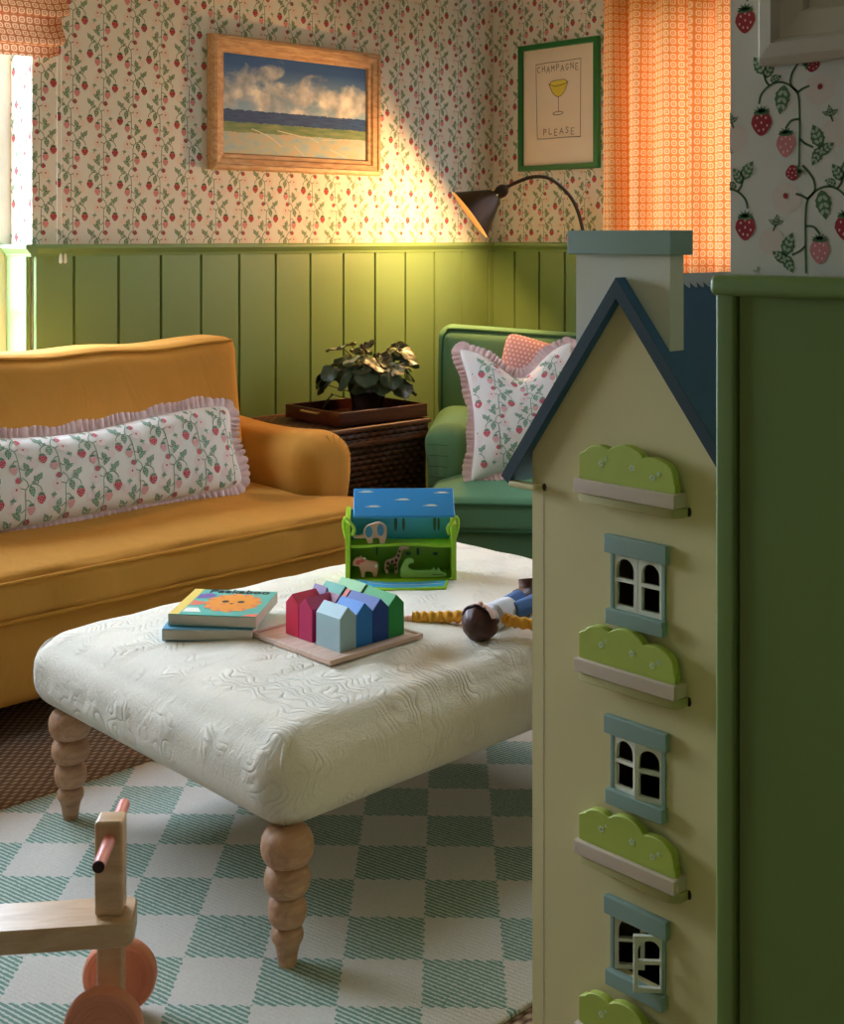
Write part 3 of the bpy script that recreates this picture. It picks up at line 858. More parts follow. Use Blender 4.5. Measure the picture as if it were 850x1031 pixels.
# ---------------------------------------------------------------- pillows
def pillow_surface(w, h, T, pinch=.06, sag=0, side=-1, sagx=0):
    def f(u, v, off=0):
        e = (max(0, 1-abs(u)**2.4))**.55*(max(0, 1-abs(v)**2.4))**.55
        x = u*w/2*(1-pinch*(1-v*v)); z = v*h/2*(1-pinch*(1-u*u))
        z -= sag*math.exp(-((u-sagx)/.42)**2)*max(0, (v+.3)/1.3)**1.3
        rc = 1-.07*abs(u)**7*abs(v)**7; x *= rc; z *= rc
        y = side*(T/2*e+off)
        return Vector((x, y, z))
    return f
def make_pillow(name, label, w, h, T, mats, pinch=.06, sag=0, frill=0, printed=True, pscale=.9, phase=(0,0), sagx=0):
    t = thing(name, label, 'pillow')
    mb = MB(); n = 36; m_ = 26
    front = pillow_surface(w, h, T, pinch, sag, -1, sagx); back = pillow_surface(w, h, T, pinch, sag, 1, sagx)
    mp = lambda q: sin(q*pi/2)
    mb.sheet(lambda a, b: front(mp(2*a-1), mp(2*b-1)), n, m_)
    mb.sheet(lambda a, b: back(mp(1-2*a), mp(2*b-1)), n, m_)
    cov = mb.build('cover', mats, t, 80)
    if printed:
        pr = MB()
        def f(x, z, off):
            v = z/(h/2); u = x/(w/2)
            for _ in range(3):
                u2 = x/(w/2*(1-pinch*(1-v*v)+1e-6)); v2 = z/(h/2*(1-pinch*(1-u*u)+1e-6)); u, v = max(-.999, min(.999, u2)), max(-.999, min(.999, v2))
            return front(u, v, off+.0006)
        cover_print(pr, -w/2*(1-pinch)*.985, w/2*(1-pinch)*.985, -h/2*(1-pinch)*.985, h/2*(1-pinch)*.985, f, phase, pscale, .0003)
        pr.build('strawberry_print', PRC, t, 0)
    if frill:
        fm = MB(); per = []
        K = 60
        for i in range(K): per.append((-1+2*i/K, -1))
        for i in range(K): per.append((1, -1+2*i/K))
        for i in range(K): per.append((1-2*i/K, 1))
        for i in range(K): per.append((-1, 1-2*i/K))
        P = [front(a, b) for a, b in per]; P = [Vector((q.x, 0, q.z)) for q in P]
        # resample evenly by length
        L_ = [0]
        for i in range(len(P)): L_.append(L_[-1]+(P[(i+1) % len(P)]-P[i]).length)
        tot = L_[-1]; N = int(tot/.0032); vs = []; rows = 4; j = 0
        for i in range(N):
            s_ = tot*i/N
            while L_[j+1] < s_: j += 1
            a = P[j % len(P)]; b = P[(j+1) % len(P)]; q = a.lerp(b, (s_-L_[j])/max(1e-9, L_[j+1]-L_[j]))
            jb = max(0, j-3); ta = P[jb % len(P)]; tb = P[(j+4) % len(P)]; d = (tb-ta).normalized(); o = Vector((d.z, 0, -d.x))
            ph = s_/.019*2*pi+2.2*sin(s_*31)+1.1*sin(s_*83); lenm = 1+.14*sin(s_*47)+.1*sin(s_*19)
            for r_ in range(rows+1):
                k_ = r_/rows
                vs.append(q+o*frill*lenm*k_*(1-.08*sin(ph)) + Vector((0, 1, 0))*((.006+.003*sin(s_*23))*sin(ph)*k_**.6-.004*k_) + d*.003*cos(ph)*k_)
        fs = []
        for i in range(N):
            i2 = (i+1) % N
            for r_ in range(rows): fs.append((i*(rows+1)+r_, i*(rows+1)+r_+1, i2*(rows+1)+r_+1, i2*(rows+1)+r_))
        fm.add(vs, fs); fm.build('frill', 'frill', t, 70)
    return t
bo = make_pillow('bolster_pillow', 'long white strawberry print cushion with a pink frill on the mustard sofa', 1.09, .262, .125, 'cotton', .05, .022, .028, True, 1.0, (.03, -.11))
bo.location = (.605, SY+.315, .600); bo.rotation_euler = (math.radians(-17), math.radians(-1.2), 0)

# ---------------------------------------------------------------- green armchair
AC = RP(.015, 4.55)
PSI = FACE-math.radians(6)
ch = thing('armchair', 'green velvet armchair with piped back standing in the corner', 'armchair', (AC.x, AC.y, 0), PSI)
CW = .71
MB().rbox(.02, -.28, .11, CW-.02, .56, .28, .04, 8).build('base', 'chair_green', ch)
def cseat(p, t):
    x, y, z = p; top = max(0, t[2])
    k = max(0, 1-t[0]**6)*max(0, 1-abs(t[1])**2.5)
    if y > -.02:
        f_ = min(1, (y+.02)/.05); x = CW/2+(x-CW/2)*(1-f_*(1-(CW/2-.17)/(CW/2-.02)))
    return (x, y, z+top*.04*k)
MB().rbox(.02, -.30, .272, CW-.02, .50, .385, .032, 20, cseat).build('seat_cushion', 'chair_green', ch, 60)
sp = MB()
for z in (.372, .284):
    sp.tube(catmull([(.02, -.1, z), (.022, -.27, z), (.05, -.301, z), (CW/2, -.303, z), (CW-.05, -.301, z), (CW-.022, -.27, z), (CW-.02, -.1, z)], 6), .005, 8)
sp.build('piping', 'chair_pipe', ch)
def cback(p, t):
    x, y, z = p
    y = y+(z-.4)*.17
    top = max(0, t[2])
    z = z - .045*(x/CW)*top
    if t[1] < 0: y -= .02*(1-t[0]**2)*(1-t[2]**2)
    w_ = .0 if z > .62 else (.62-z)/.3*.03
    x = x + w_*(1 if t[0] < 0 else -1)*abs(t[0])
    return (x, y, z)
MB().rbox(-.005, .40, .14, CW+.005, .56, .905, .055, 16, cback, nc=6).build('back', 'chair_green', ch, 60)
bp = MB(); pts = []
for x, z in [(.018,.50),(.016,.60),(.014,.75),(.016,.84),(.03,.878),(.07,.893),(CW/2,.893),(CW-.07,.893),(CW-.03,.878),(CW-.016,.84),(CW-.014,.7),(CW-.016,.6)]:
    top = max(0, (z-.52)/.38); q = (x, .403+(z-.4)*.17+.008, z-.045*(x/CW)*top); pts.append(q)
bp.tube(catmull(pts, 8), .005, 8)
bp.tube(catmull([(q[0], q[1]+.12, q[2]) for q in pts], 8), .005, 8)
bp.build('back_piping', 'chair_pipe', ch)
def carm(x0, x1, s_):
    def fn(p, t):
        x, y, z = p
        if t[1] < 0: y -= .012*(1-t[0]**2)*(1-abs(t[2])**2)
        if z > .45: z += .02*(y/.5)+.0
        h = max(0, (z-.42)/.2)
        x += s_*.012*sin(min(1, h)*pi)*(1 if t[0]*s_ > 0 else 0)
        return (x, y, z)
    MB().rbox(x0, 0, .12, x1, .52, .582, .072, 12, fn, nc=6).build('arm', 'chair_green', ch, 70)
carm(0, .165, -1); carm(CW-.165, CW, 1)
pl = MB()
for k in range(4):
    z = .40+k*.038; pl.tube(catmull([(.004, .02, z), (.03, -.007, z+.004), (.08, -.013, z+.002)], 5), [.0004]+[.0012]*9+[.0004], 6)
pl.build('pleats', 'chair_pipe', ch)
for x in (.08, CW-.08):
    for y in (-.2, .52):
        MB().lathe([(.013, 0), (.016, .02), (.024, .09), (.022, .112)], (x, y, 0), 16).build('leg', 'oak_dark', ch)

pk = NT('pink_spot_cotton'); x, y, z = pk.sep(pk.mapped('Object', (62, 62, 62)))
zz = pk.math('MULTIPLY', z, 1.0); row = pk.math('MODULO', pk.math('ADD', pk.math('FLOOR', zz), 100), 2); xx = pk.math('ADD', x, pk.math('MULTIPLY', row, .5))
dx = pk.math('SUBTRACT', pk.math('FRACT', xx), .5); dz = pk.math('SUBTRACT', pk.math('FRACT', zz), .5)
rr = pk.math('SQRT', pk.math('ADD', pk.math('MULTIPLY', dx, dx), pk.math('MULTIPLY', dz, dz)))
pk.base(pk.mix(pk.math('LESS_THAN', rr, .24), lin((188, 142, 160)), lin((226, 212, 214)))); pk.b.inputs['Roughness'].default_value = .9
M['pink_spot'] = pk.m
pw = make_pillow('pink_pillow', 'dusty pink cushion with small pale spots behind the frilled cushion', .42, .42, .12, 'pink_spot', .05, 0, 0, False)
q = RP(.475, 4.90); pw.location = (q.x, q.y, .640); pw.rotation_euler = (math.radians(-12), math.radians(14), PSI)
fp = make_pillow('frilled_pillow', 'square white strawberry print cushion with pink frill on the green armchair', .425, .50, .13, 'cotton', .2, .085, .027, True, .95, (.02, -.02), .02)
q = RP(.350, 4.51); fp.location = (q.x, q.y, .642); fp.rotation_euler = (math.radians(-21), math.radians(-3), FACE+math.radians(4))

# ---------------------------------------------------------------- wicker trunk, tray, plant
TX0, TX1, TY0, TY1 = 1.635, 2.115, 2.62, 3.075
tr = thing('wicker_trunk', 'dark brown wicker trunk between the sofa arm and the green armchair', 'trunk', ((TX0+TX1)/2, (TY0+TY1)/2, 0))
w2_, d2_ = (TX1-TX0)/2, (TY1-TY0)/2
mb = MB(); 
mb.mat(0); mb.rbox(-w2_, -d2_, .01, w2_, d2_, .515, .012, 2)
b_ = mb.build('body', ['wicker'], tr)
for i, p_ in enumerate(b_.data.polygons):
    pass
b_.data.materials.append(M['wicker_side'])
for p_ in b_.data.polygons:
    if abs(p_.normal.x) > .7: p_.material_index = 1
mb = MB(); mb.rbox(-w2_-.006, -d2_-.006, .52, w2_+.006, d2_+.006, .575, .012, 2); l_ = mb.build('lid', ['wicker', 'wicker_side', 'sisal'], tr)
for p_ in l_.data.polygons:
    if abs(p_.normal.x) > .7: p_.material_index = 1
l_.data.materials[2] = M['wicker_top'] = m_weave('dark_wicker_top', (26, 14, 8), (84, 50, 30), (124, 80, 50), 26, .5, .8, .006, (0, 1))
for p_ in l_.data.polygons:
    if abs(p_.normal.z) > .7: p_.material_index = 2
ed = MB()
for z in (.52, .572):
    ed.tube([(-w2_-.005, -d2_-.005, z), (w2_+.005, -d2_-.005, z), (w2_+.005, d2_+.005, z), (-w2_-.005, d2_+.005, z)], .009, 8, closed=True)
ed.build('braided_edge', 'wicker_edge', tr)

ty = thing('serving_tray', 'dark mahogany tray with raised sides on the wicker trunk', 'tray', (1.940, 2.815, .583), math.radians(-3))
tw_, td_ = .205, .165
mb = MB(); mb.box(-tw_, -td_, 0, tw_, td_, .008); mb.build('tray_base', 'mahogany', ty)
for nm, q in (('side', (-tw_, -td_, tw_, -td_+.01)), ('side', (-tw_, td_-.01, tw_, td_)), ('side', (-tw_, -td_+.01, -tw_+.01, td_-.01)), ('side', (tw_-.01, -td_+.01, tw_, td_-.01))):
    MB().rbox(q[0], q[1], .0, q[2], q[3], .048, .003, 1).build(nm, 'mahogany', ty)
for s_ in (-1, 1):
    hb = MB(); hb.tube([(s_*(tw_+.012), -.05, .036), (s_*(tw_+.012), .05, .036)], .004, 8); hb.tube([(s_*tw_, -.05, .036), (s_*(tw_+.012), -.05, .036)], .004, 8); hb.tube([(s_*tw_, .05, .036), (s_*(tw_+.012), .05, .036)], .004, 8)
    hb.build('handle', 'brass', ty)

PX = RP(-.203, 4.82)
pnt = thing('potted_begonia', 'silver and dark green leafy pot plant standing on the mahogany tray', 'plant', (PX.x, PX.y, .591), FACE)
M['pot'] = simple('dark_glazed_pot', (34, 22, 20), .25, .15)
M['soil'] = simple('soil', (40, 28, 20), .95, .3, 60, .5)
MB().lathe([(.03, 0), (.056, 0), (.060, .01), (.058, .03), (.068, .078), (.074, .084), (.074, .095), (.068, .097), (.064, .08), (.05, .08), (.001, .082)], n=36).build('pot', 'pot', pnt)
lf = NT('variegated_leaf'); u, v, w = lf.sep(lf.coord('UV'))
r = lf.math('SQRT', lf.math('ADD', lf.math('MULTIPLY', u, u), lf.math('MULTIPLY', v, v)))
nz = lf.noise(lf.coord(), 55, 3); rr = lf.math('ADD', r, lf.math('MULTIPLY', lf.math('SUBTRACT', nz, .5), .9))
vein = lf.math('LESS_THAN', lf.math('ABSOLUTE', lf.math('SINE', lf.math('MULTIPLY', lf.math('ARCTAN2', v, u), 4))), .16)
c_ = lf.ramp(rr, [(.18, lin((30, 48, 30))), (.36, lin((168, 176, 150))), (.62, lin((190, 186, 160))), (.78, lin((38, 58, 36)))])
lf.base(lf.mix(lf.math('MULTIPLY', vein, .8), c_, lin((36, 54, 34)))); lf.b.inputs['Roughness'].default_value = .35
M['leaf'] = lf.m
lfd = NT('dark_leaf'); lfd.base(lfd.mix(lfd.noise(lfd.coord(), 40, 3), lin((18, 34, 22)), lin((74, 92, 70)))); lfd.b.inputs['Roughness'].default_value = .35; M['leaf_dark'] = lfd.m
fo = MB(); stem = MB()
def add_leaf(base, tip_dir, size, roll, mat):
    d = Vector(tip_dir).normalized(); side = d.cross(Vector((0,0,1)))
    side = side.normalized() if side.length > .1 else Vector((1,0,0))
    up = side.cross(d).normalized(); R = Matrix.Rotation(roll, 3, d); side = R @ side; up = R @ up
    vs = [Vector(base)]; uvs = [(0, 0)]; n = 18; rings = 3
    for k in range(1, rings+1):
        for i in range(n):
            g = 2*pi*i/n; rad = (.62+.38*cos(g))**.35 if cos(g) > -.9 else .45
            rad *= (1+.10*sin(6*g)+.05*sin(11*g+1)); rad *= .5+.18*cos(g)
            a = rad*cos(g)*k/rings; b = rad*sin(g)*k/rings
            hgt = -.32*(a*a+b*b)*1.1+.07*sin(5*g)*(k/rings)**2+.05*abs(b)
            vs.append(Vector(base)+d*(a+.12)*size+side*b*size+up*hgt*size); uvs.append((a*1.25, b*1.25))
    fs = [(0, 1+i, 1+(i+1) % n) for i in range(n)]
    for k in range(rings-1):
        for i in range(n): fs.append((1+k*n+i, 1+(k+1)*n+i, 1+(k+1)*n+(i+1) % n, 1+k*n+(i+1) % n))
    fo.mat(mat); fo.add(vs, fs, uvs)
leaves = []
for i in range(46):
    g = i*2.39996; lev = i/46
    rad = .045+.125*lev**.7*(.8+.4*rnd.random()); z = .225-.10*lev+.03*rnd.uniform(-1, 1)
    leaves.append((rad*cos(g), rad*sin(g)*.8, z, g))
leaves += [(-.14,-.02,.15,2.9),(-.155,-.03,.11,3.2),(-.13,-.05,.075,3.4),(-.15,.01,.17,2.7),(.12,-.03,.245,.2),(.10,.0,.26,.5),(.125,0,.21,-.1),(.115,-.03,.12,-.6),(-.06,-.04,.262,2.2),(-.01,-.05,.265,1.2),(-.095,-.03,.25,2.6),(-.05,-.085,.215,4.4),(.02,-.085,.15,4.8),(-.03,-.08,.13,4.5),(.06,-.07,.14,5.3)]
for x, y, z, g in leaves:
    low = z < .18
    add_leaf((x, y, z), (cos(g)*.9, sin(g)*.9, -.15 if not low else -.9), rnd.uniform(.065, .092), rnd.uniform(-.5, .5), 1 if (low or rnd.random() < .25) else 0)
    stem.tube(catmull([(x*.15, y*.15, .075), (x*.45, y*.45, z*.75), (x, y, z)], 4), .0018, 5)
fo.build('foliage', ['leaf', 'leaf_dark'], pnt, 80)
M['stem'] = simple('reddish_stem', (104, 60, 48), .5); stem.build('stems', 'stem', pnt)

# ---------------------------------------------------------------- ottoman
OX0, OX1, OY0, OY1 = .115, 1.40, .915, 1.79
ot = thing('ottoman', 'large cream upholstered ottoman with turned wooden legs', 'ottoman')
def otf(p, t):
    x, y, z = p
    s_ = (1-abs(t[0])**3)*(1-abs(t[1])**3)
    if t[2] > 0: z += .022*s_*t[2]
    # soft outward belly on the sides
    b_ = (1-t[2]**2)*.012
    x += b_*t[0]**3; y += b_*t[1]**3
    z += .0015*sin(x*40+y*13)*sin(y*37)*(t[2] > 0)
    return (x, y, z)
mb = MB(); mb.rbox(OX0, OY0, .234, OX1, OY1, .402, .066, 30, otf, nc=8); ob = mb.build('cushion', 'ottoman', ot, 80)
for sx, X in ((-1, OX0), (1, OX1)):
    for sy, Y in ((-1, OY0), (1, OY1)):
        pts = []
        for k in range(13):
            z = .245+.145*k/12; r_ = .068
            zc_hi = .402-.068; ins = 0
            dz = max(0, z-zc_hi, (.234+.066)-z); ex = math.sqrt(max(0, 1-(dz/.068)**2))
            c = r_*(1-.7071*ex) if True else 0
            t2 = (z-.318)/.084; b_ = (1-t2*t2)*.012
            k2 = .0785
            pts.append((X-sx*(r_-r_*.7071*ex-b_*.8)+sx*.001, Y-sy*(r_-r_*.7071*ex-b_*.8)+sy*.001, z))
        MB().tube(pts, [.0008]+[.0028]*11+[.0008], 8).build('corner_piping', 'ottoman', ot)
for lx, ly in ((OX0+.040, OY0+.032), (OX0+.05, OY1-.085), (OX1-.06, OY0+.048), (OX1-.06, OY1-.085)):
    prof = [(.001, .012), (.0155, .012), (.019, .035), (.0215, .046)]
    for r_, z0, z1 in ((.028, .047, .080), (.034, .080, .132), (.040, .132, .184), (.046, .184, .245)):
        for k in range(7):
            g = -pi/2+pi*(k+.4)/6.8 if k else -pi/2+.5
            prof.append((r_*.60+r_*.40*cos(g), (z0+z1)/2+(z1-z0)/2*sin(g)))
    MB().lathe(prof, (lx, ly, 0), 32).build('leg', 'oak' if ly < 1.2 else 'oak', ot, 50)

# rug
rg = MB(); rx0, rx1, ry0, ry1 = -.75, 1.75, .588, 1.845
rg.rbox(rx0, ry0, .001, rx1, ry1, .012, .005, 2)
ro = rg.build('rug', 'rug'); tag(ro, 'flatwoven rug with sage green and cream checks under the ottoman', 'rug')

# ---------------------------------------------------------------- things on the ottoman (top z about .42)
def otz(x, y):
    u = (x-(OX0+OX1)/2)/((OX1-OX0)/2); v = (y-(OY0+OY1)/2)/((OY1-OY0)/2)
    return .402+.022*(1-abs(u)**3)*(1-abs(v)**3)
M['book_page'] = simple('board_pages', (196, 184, 164), .7, .08, 200)
M['cover_teal'] = simple('book_teal', (92, 178, 160), .5, .03)
M['cover_blue'] = simple('book_blue', (96, 156, 186), .5, .03)
M['cover_yellow'] = simple('book_yellow', (240, 206, 100), .5, .03)
M['lion'] = simple('lion_orange', (238, 150, 50), .5, .08, 60)
M['lion_pink'] = simple('lion_pink', (230, 120, 96), .5, .05)
M['print_dark'] = simple('print_black', (30, 34, 38), .5)
M['purple'] = simple('print_purple', (120, 90, 160), .5)
def book(name, label, s_, d_, z, rz, cover, top=False):
    q = RP(s_, d_); t = thing(name, label, 'book', (q.x, q.y, z), FACE+rz)
    w, h, th = .186, .19, .024
    MB().rbox(-w/2, -h/2, .0012, w/2, h/2, th-.0015, .002, 1).build('pages', 'book_page', t)
    c = MB(); c.rbox(-w/2, -h/2, th-.002, w/2, h/2, th, .0009, 1); c.rbox(-w/2, -h/2, 0, w/2, h/2, .0018, .0008, 1); c.rbox(-w/2-.001, -h/2, 0, -w/2+.001, h/2, th, .0008, 1)
    c.build('cover', cover, t)
    if top:
        a = MB(); Z = th
        def pl_(pts, m, dz): a.mat(m); a.add([(x, y, Z+dz) for x, y in pts], [tuple(range(len(pts)))])
        pl_([(-.093,-.095),(-.072,-.095),(-.072,.095),(-.093,.095)], 0, .0003)
        mane = []
        for k in range(48):
            g = 2*pi*k/48; rr_ = 1+(.10 if k % 4 < 2 else 0); mane.append((.018+.056*rr_*cos(g), -.002+.062*rr_*sin(g)))
        pl_(mane, 1, .0003)
        for k in range(12):
            g = 2*pi*k/12+.2; pl_(ell(.018+.055*cos(g), -.002+.06*sin(g), .010, .0045, g, 8), 2, .0006)
        pl_(ell(.018, -.004, .036, .036, 0, 20), 1, .0007)
        for sx in (-1, 1):
            pl_(ell(.018+sx*.017, .004, .008, .0085, 0, 12), 3, .0010); pl_(ell(.018+sx*.017, -.018, .006, .004, 0, 10), 2, .0009)
        pl_([(.012,-.008),(.024,-.008),(.018,-.016)], 3, .001)
        pl_([(-.068,.02),(-.035,.035),(-.03,.052),(-.05,.066),(-.070,.055)], 4, .0003)
        pl_([(-.070,-.075),(-.030,-.075),(-.045,-.045),(-.070,-.048)], 5, .0003)
        pl_([(-.070,-.03),(-.04,-.02),(-.045,.0),(-.07,.01)], 2, .0003)
        pl_([(.06,-.095),(.093,-.095),(.093,-.075),(.075,-.078)], 2, .0003)
        a.build('cover_picture', ['cover_yellow', 'lion', 'lion_pink', 'print_dark', 'purple', 'paint_white'], t, 0)
        cu_ = bpy.data.curves.new('title_text', 'FONT'); cu_.body = 'Peekaboo'; cu_.size = .034; cu_.extrude = .0004; cu_.align_x = 'CENTER'; cu_.offset = .0006
        tmp = bpy.data.objects.new('title', cu_); me = bpy.data.meshes.new_from_object(tmp); bpy.data.objects.remove(tmp)
        me.name = 'title'; me.materials.clear(); me.materials.append(M['print_dark'])
        o = bpy.data.objects.new('title', me); COL.objects.link(o); o.parent = t; o.location = (.012, .071, Z+.0006)
    return t
bz = otz(*RP(-.43, 2.75)[:2])
book('picture_book', 'blue-edged picture book lying beneath the lion book', -.440, 2.752, bz-.002, math.radians(-1), 'cover_blue')
book('lion_book', 'square teal picture book with an orange lion face lying topmost', -.422, 2.762, bz+.0235, math.radians(-7), 'cover_teal', True)

# tray of house-shaped blocks
bt = thing('block_tray', 'flat pale pink wooden board carrying the house-shaped blocks', 'tray', (.520, 1.2475, otz(.52, 1.25)-.001))
M['board_pink'] = wood('pale_pink_beech', (222, 190, 170), (204, 166, 146), .6)
mb = MB(); mb.rbox(-.125, -.1275, 0, .125, .1275, .007, .002, 1); mb.build('board', 'board_pink', bt)
rm = MB()
for q in ((-.125,-.1275,.125,-.1195),(-.125,.1195,.125,.1275),(-.125,-.1195,-.117,.1195),(.117,-.1195,.125,.1195)): rm.rbox(q[0], q[1], .005, q[2], q[3], .0105, .002, 1)
rm.build('rim', 'board_pink', bt)
ZB = otz(.52, 1.25)+.0062
U = .0437
blocks = [  # ax0, ax1, by0, by1, ridge axis, colour, name words
 (0,1,0,1.75,'y',(164,192,196),'pale blue'), (1,2,0,1.7,'y',(30,122,204),'bright blue'), (2,3,0,2.1,'y',(14,66,150),'navy blue'), (3,4,0,2.1,'y',(30,154,66),'bright green'),
 (0,1.5,2.0,3.0,'x',(196,44,96),'magenta'), (0,1.5,3.0,4,'x',(214,34,70),'crimson'), (1.05,2,1.75,2.75,'y',(140,50,84),'maroon'),
 (2,3,2.13,2.5,'y',(224,104,90),'coral'), (2,3,2.5,4,'y',(56,160,130),'teal'), (3,4,2.13,4,'y',(136,190,120),'pale green'), (1.53,2,3.0,4,'y',(134,108,156),'lilac')]
where = {'pale blue': 'at the near corner of the board', 'bright blue': 'between the pale blue and navy ones', 'navy blue': 'between the bright blue and green ones', 'bright green': 'at the right end of the front row',
 'magenta': 'between the crimson and pale blue ones', 'crimson': 'at the left corner of the board', 'maroon': 'in the middle behind the bright blue one', 'coral': 'squeezed between the navy and teal ones', 'teal': 'in the back row beside the pale green one', 'pale green': 'at the far right corner of the board', 'lilac': 'in the back beside the teal one'}
for a0, a1, b0, b1, axn, rgb, nm in blocks:
    g_ = .0006
    x0, x1, y0, y1 = .445+a0*U+g_, .445+a1*U-g_, 1.150+b0*U+g_, 1.150+b1*U-g_
    cx, cy = (x0+x1)/2, (y0+y1)/2; w = (x1-x0)/2; d = (y1-y0)/2
    zw, zr = .066, .086
    if nm == 'lilac' or nm == 'teal' or nm == 'pale green': zw, zr = .070, .090
    mb = MB()
    if axn == 'y': mb.prism([(-w, 0), (w, 0), (w, zw), (0, zr), (-w, zw)], -d, d, lambda x, z, t: (x, -t, z), .0012)
    else: mb.prism([(-d, 0), (d, 0), (d, zw), (0, zr), (-d, zw)], -w, w, lambda x, z, t: (t, x, z), .0012)
    mname = 'paint_'+nm.replace(' ', '_'); M[mname] = simple(mname, rgb, .5, .06, 30)
    o = mb.build('house_block', mname, None, 20); o.location = (cx, cy, ZB)
    tag(o, '%s wooden house-shaped block %s' % (nm, where[nm]), 'toy block', 'house-shaped blocks on the board')

# green play box with blue lid
q = RP(-.052, 3.15); zt = otz(q.x, q.y)
pb = thing('toy_animal_box', 'open lime green wooden play box with a blue lid and handles', 'toy box', (q.x, q.y, zt-.002), FACE+math.radians(2)); pb.scale = (.96, .96, .96)
M['lime'] = simple('lime_paint', (158, 206, 30), .45, .05)
M['lime_dark'] = simple('grass_paint', (112, 166, 22), .5, .08)
M['toy_blue'] = simple('toy_blue', (40, 142, 206), .4, .04)
M['toy_teal'] = simple('toy_sky', (58, 170, 196), .5, .05)
M['water'] = simple('toy_water', (70, 176, 226), .4, .05)
M['dkgreen'] = simple('toy_dark_green', (28, 84, 44), .5)
BW = .133
for sx in (-1, 1):
    o_ = MB(); outl = [(-.05, 0), (.05, 0), (.05, .168), (-.05, .142)]
    o_.prism(outl, sx*BW-.006, sx*BW+.006, lambda x, z, t: (t, x, z), .001)
    o_.build('side', 'lime', pb, 20)
MB().rbox(-BW+.006, .036, .0, BW-.006, .045, .150, .001, 1).build('back_panel', 'lime_dark', pb)
sk = MB(); sk.rbox(-BW+.007, .033, .088, BW-.007, .0365, .165, .001, 1); sk.build('sky_panel', 'toy_teal', pb)
tre = MB()
for x, w, h in ((-.012,.006,.045),(.008,.005,.04),(.088,.006,.05),(.098,.004,.036)): tre.prism(ell(x, .108+h/2, w/2+.001, h/2, 0, 12), .029, .0335, lambda a, b, t: (a, t, b))
for x, w, h in ((-.06,.003,.035),(.02,.012,.01),(.09,.012,.008),(.045,.006,.02)): tre.prism(ell(x, .045+h/2, w/2+.001, h/2, 0, 12), .031, .0365, lambda a, b, t: (a, t, b))
tre.build('painted_trees', 'dkgreen', pb)
MB().rbox(-BW+.006, -.048, 0, BW-.006, .045, .008, .001, 1).build('bottom', 'lime_dark', pb)
shf = [( -BW+.006, -.03), (-.10,-.032), (-.06,-.022), (0,-.012), (.06,-.02), (.1,-.032), (BW-.006,-.034), (BW-.006,.036), (-BW+.006,.036)]
MB().prism(shf, .080, .088, lambda x, y, z: (x, y, z), .001).build('shelf', 'lime', pb, 20)
ld_ = MB(); ld_.T = Matrix.Translation((0, -.048, .161)) @ Matrix.Rotation(math.radians(30), 4, 'X')
ld_.rbox(-BW+.014, -.004, 0, BW+.002, .100, .008, .002, 1)
lid = ld_.build('lid', 'toy_blue', pb)
cl = MB(); cl.T = ld_.T
for x, y in ((-.088,.085),(.105,.08),(.005,.055),(-.07,.03),(.075,.032)):
    cl.prism(ell(x, y, .02, .0016, 0, 10), .0079, .0086, lambda a, b, t: (a, b, t)); cl.prism(ell(x+.002, y+.003, .012, .0016, 0, 10), .0079, .0087, lambda a, b, t: (a, b, t))
cl.build('clouds', 'paint_white', lid)
for sx in (-1, 1):
    hnd = MB(); hnd.tube(catmull([(sx*(BW-.012), -.054, .118), (sx*(BW-.016), -.056, .135), (sx*(BW-.006), -.056, .150), (sx*(BW+.006), -.050, .160), (sx*(BW+.011), -.040, .145), (sx*(BW+.009), -.035, .125), (sx*(BW+.004), -.030, .105)], 6), .0042, 8)
    hnd.build('handle', 'lime', pb)
fl_ = MB(); outl = [(-.078,-.150), (.108,-.140), (.120,-.05), (-.122,-.05)]
fl_.prism(outl, .0, .008, lambda x, y, z: (x, y, z), .001); fl_.build('front_flap', 'lime', pb, 20)
rv = MB(); rvp = [(-.070,-.128),(-.02,-.136),(.04,-.134),(.102,-.124),(.112,-.07),(.04,-.085),(-.03,-.088),(-.08,-.072),(-.115,-.052)]
rv.prism(rvp, .0075, .0086, lambda x, y, z: (x, y, z)); rv.mat(1)
for q in stroke([(-.08,-.09),(-.02,-.112),(.05,-.110),(.1,-.10)], .004): rv.add([(a, b, .0089) for a, b in q], [(0,1,2,3)])
rv.build('stream', ['water', 'paint_white'], pb, 20)
mt_ = pb.matrix_basis.copy()
def animal(name, label, outline, s_, x, y, z, mat_, extra=None, th=.011, rz=0):
    """flat wooden cut-out with thickness, standing in the play box"""
    q = Vector(pb.location)+Matrix.Rotation(pb.rotation_euler.z, 3, 'Z') @ (Vector((x, y, z))*.96)
    t = thing(name, label, 'toy animal', q, pb.rotation_euler.z+rz, None)
    P = [(p_.x*s_, p_.y*s_) for p_ in catmull([(a, b, 0) for a, b in outline], 4, True)]
    MB().prism(P, -th/2, th/2, lambda a, b, t_: (a, t_, b), .0012).build('body', mat_, t, 40)
    for nm, polys, m, off in (extra or []):
        e = MB()
        for pl2 in polys:
            PP = [(a*s_, b*s_) for a, b in pl2]
            e.prism(PP, -th/2-off, -th/2+.001, lambda a, b, t_: (a, t_, b))
            if nm != 'spots': e.build(nm, m, t, 30); e = MB()
        if nm == 'spots': e.build(nm, m, t, 30)
    return t
M['beige'] = simple('beech_toy', (206, 168, 140), .5, .05)
M['pinkish'] = simple('pinkish_toy', (214, 156, 124), .5, .05)
M['toy_red'] = simple('toy_red', (206, 84, 70), .5)
M['ear_blue'] = simple('toy_ear_blue', (58, 130, 168), .5)
M['spot_brown'] = simple('toy_spot_brown', (96, 52, 52), .5)
M['croc'] = simple('croc_green', (160, 206, 104), .5, .05)
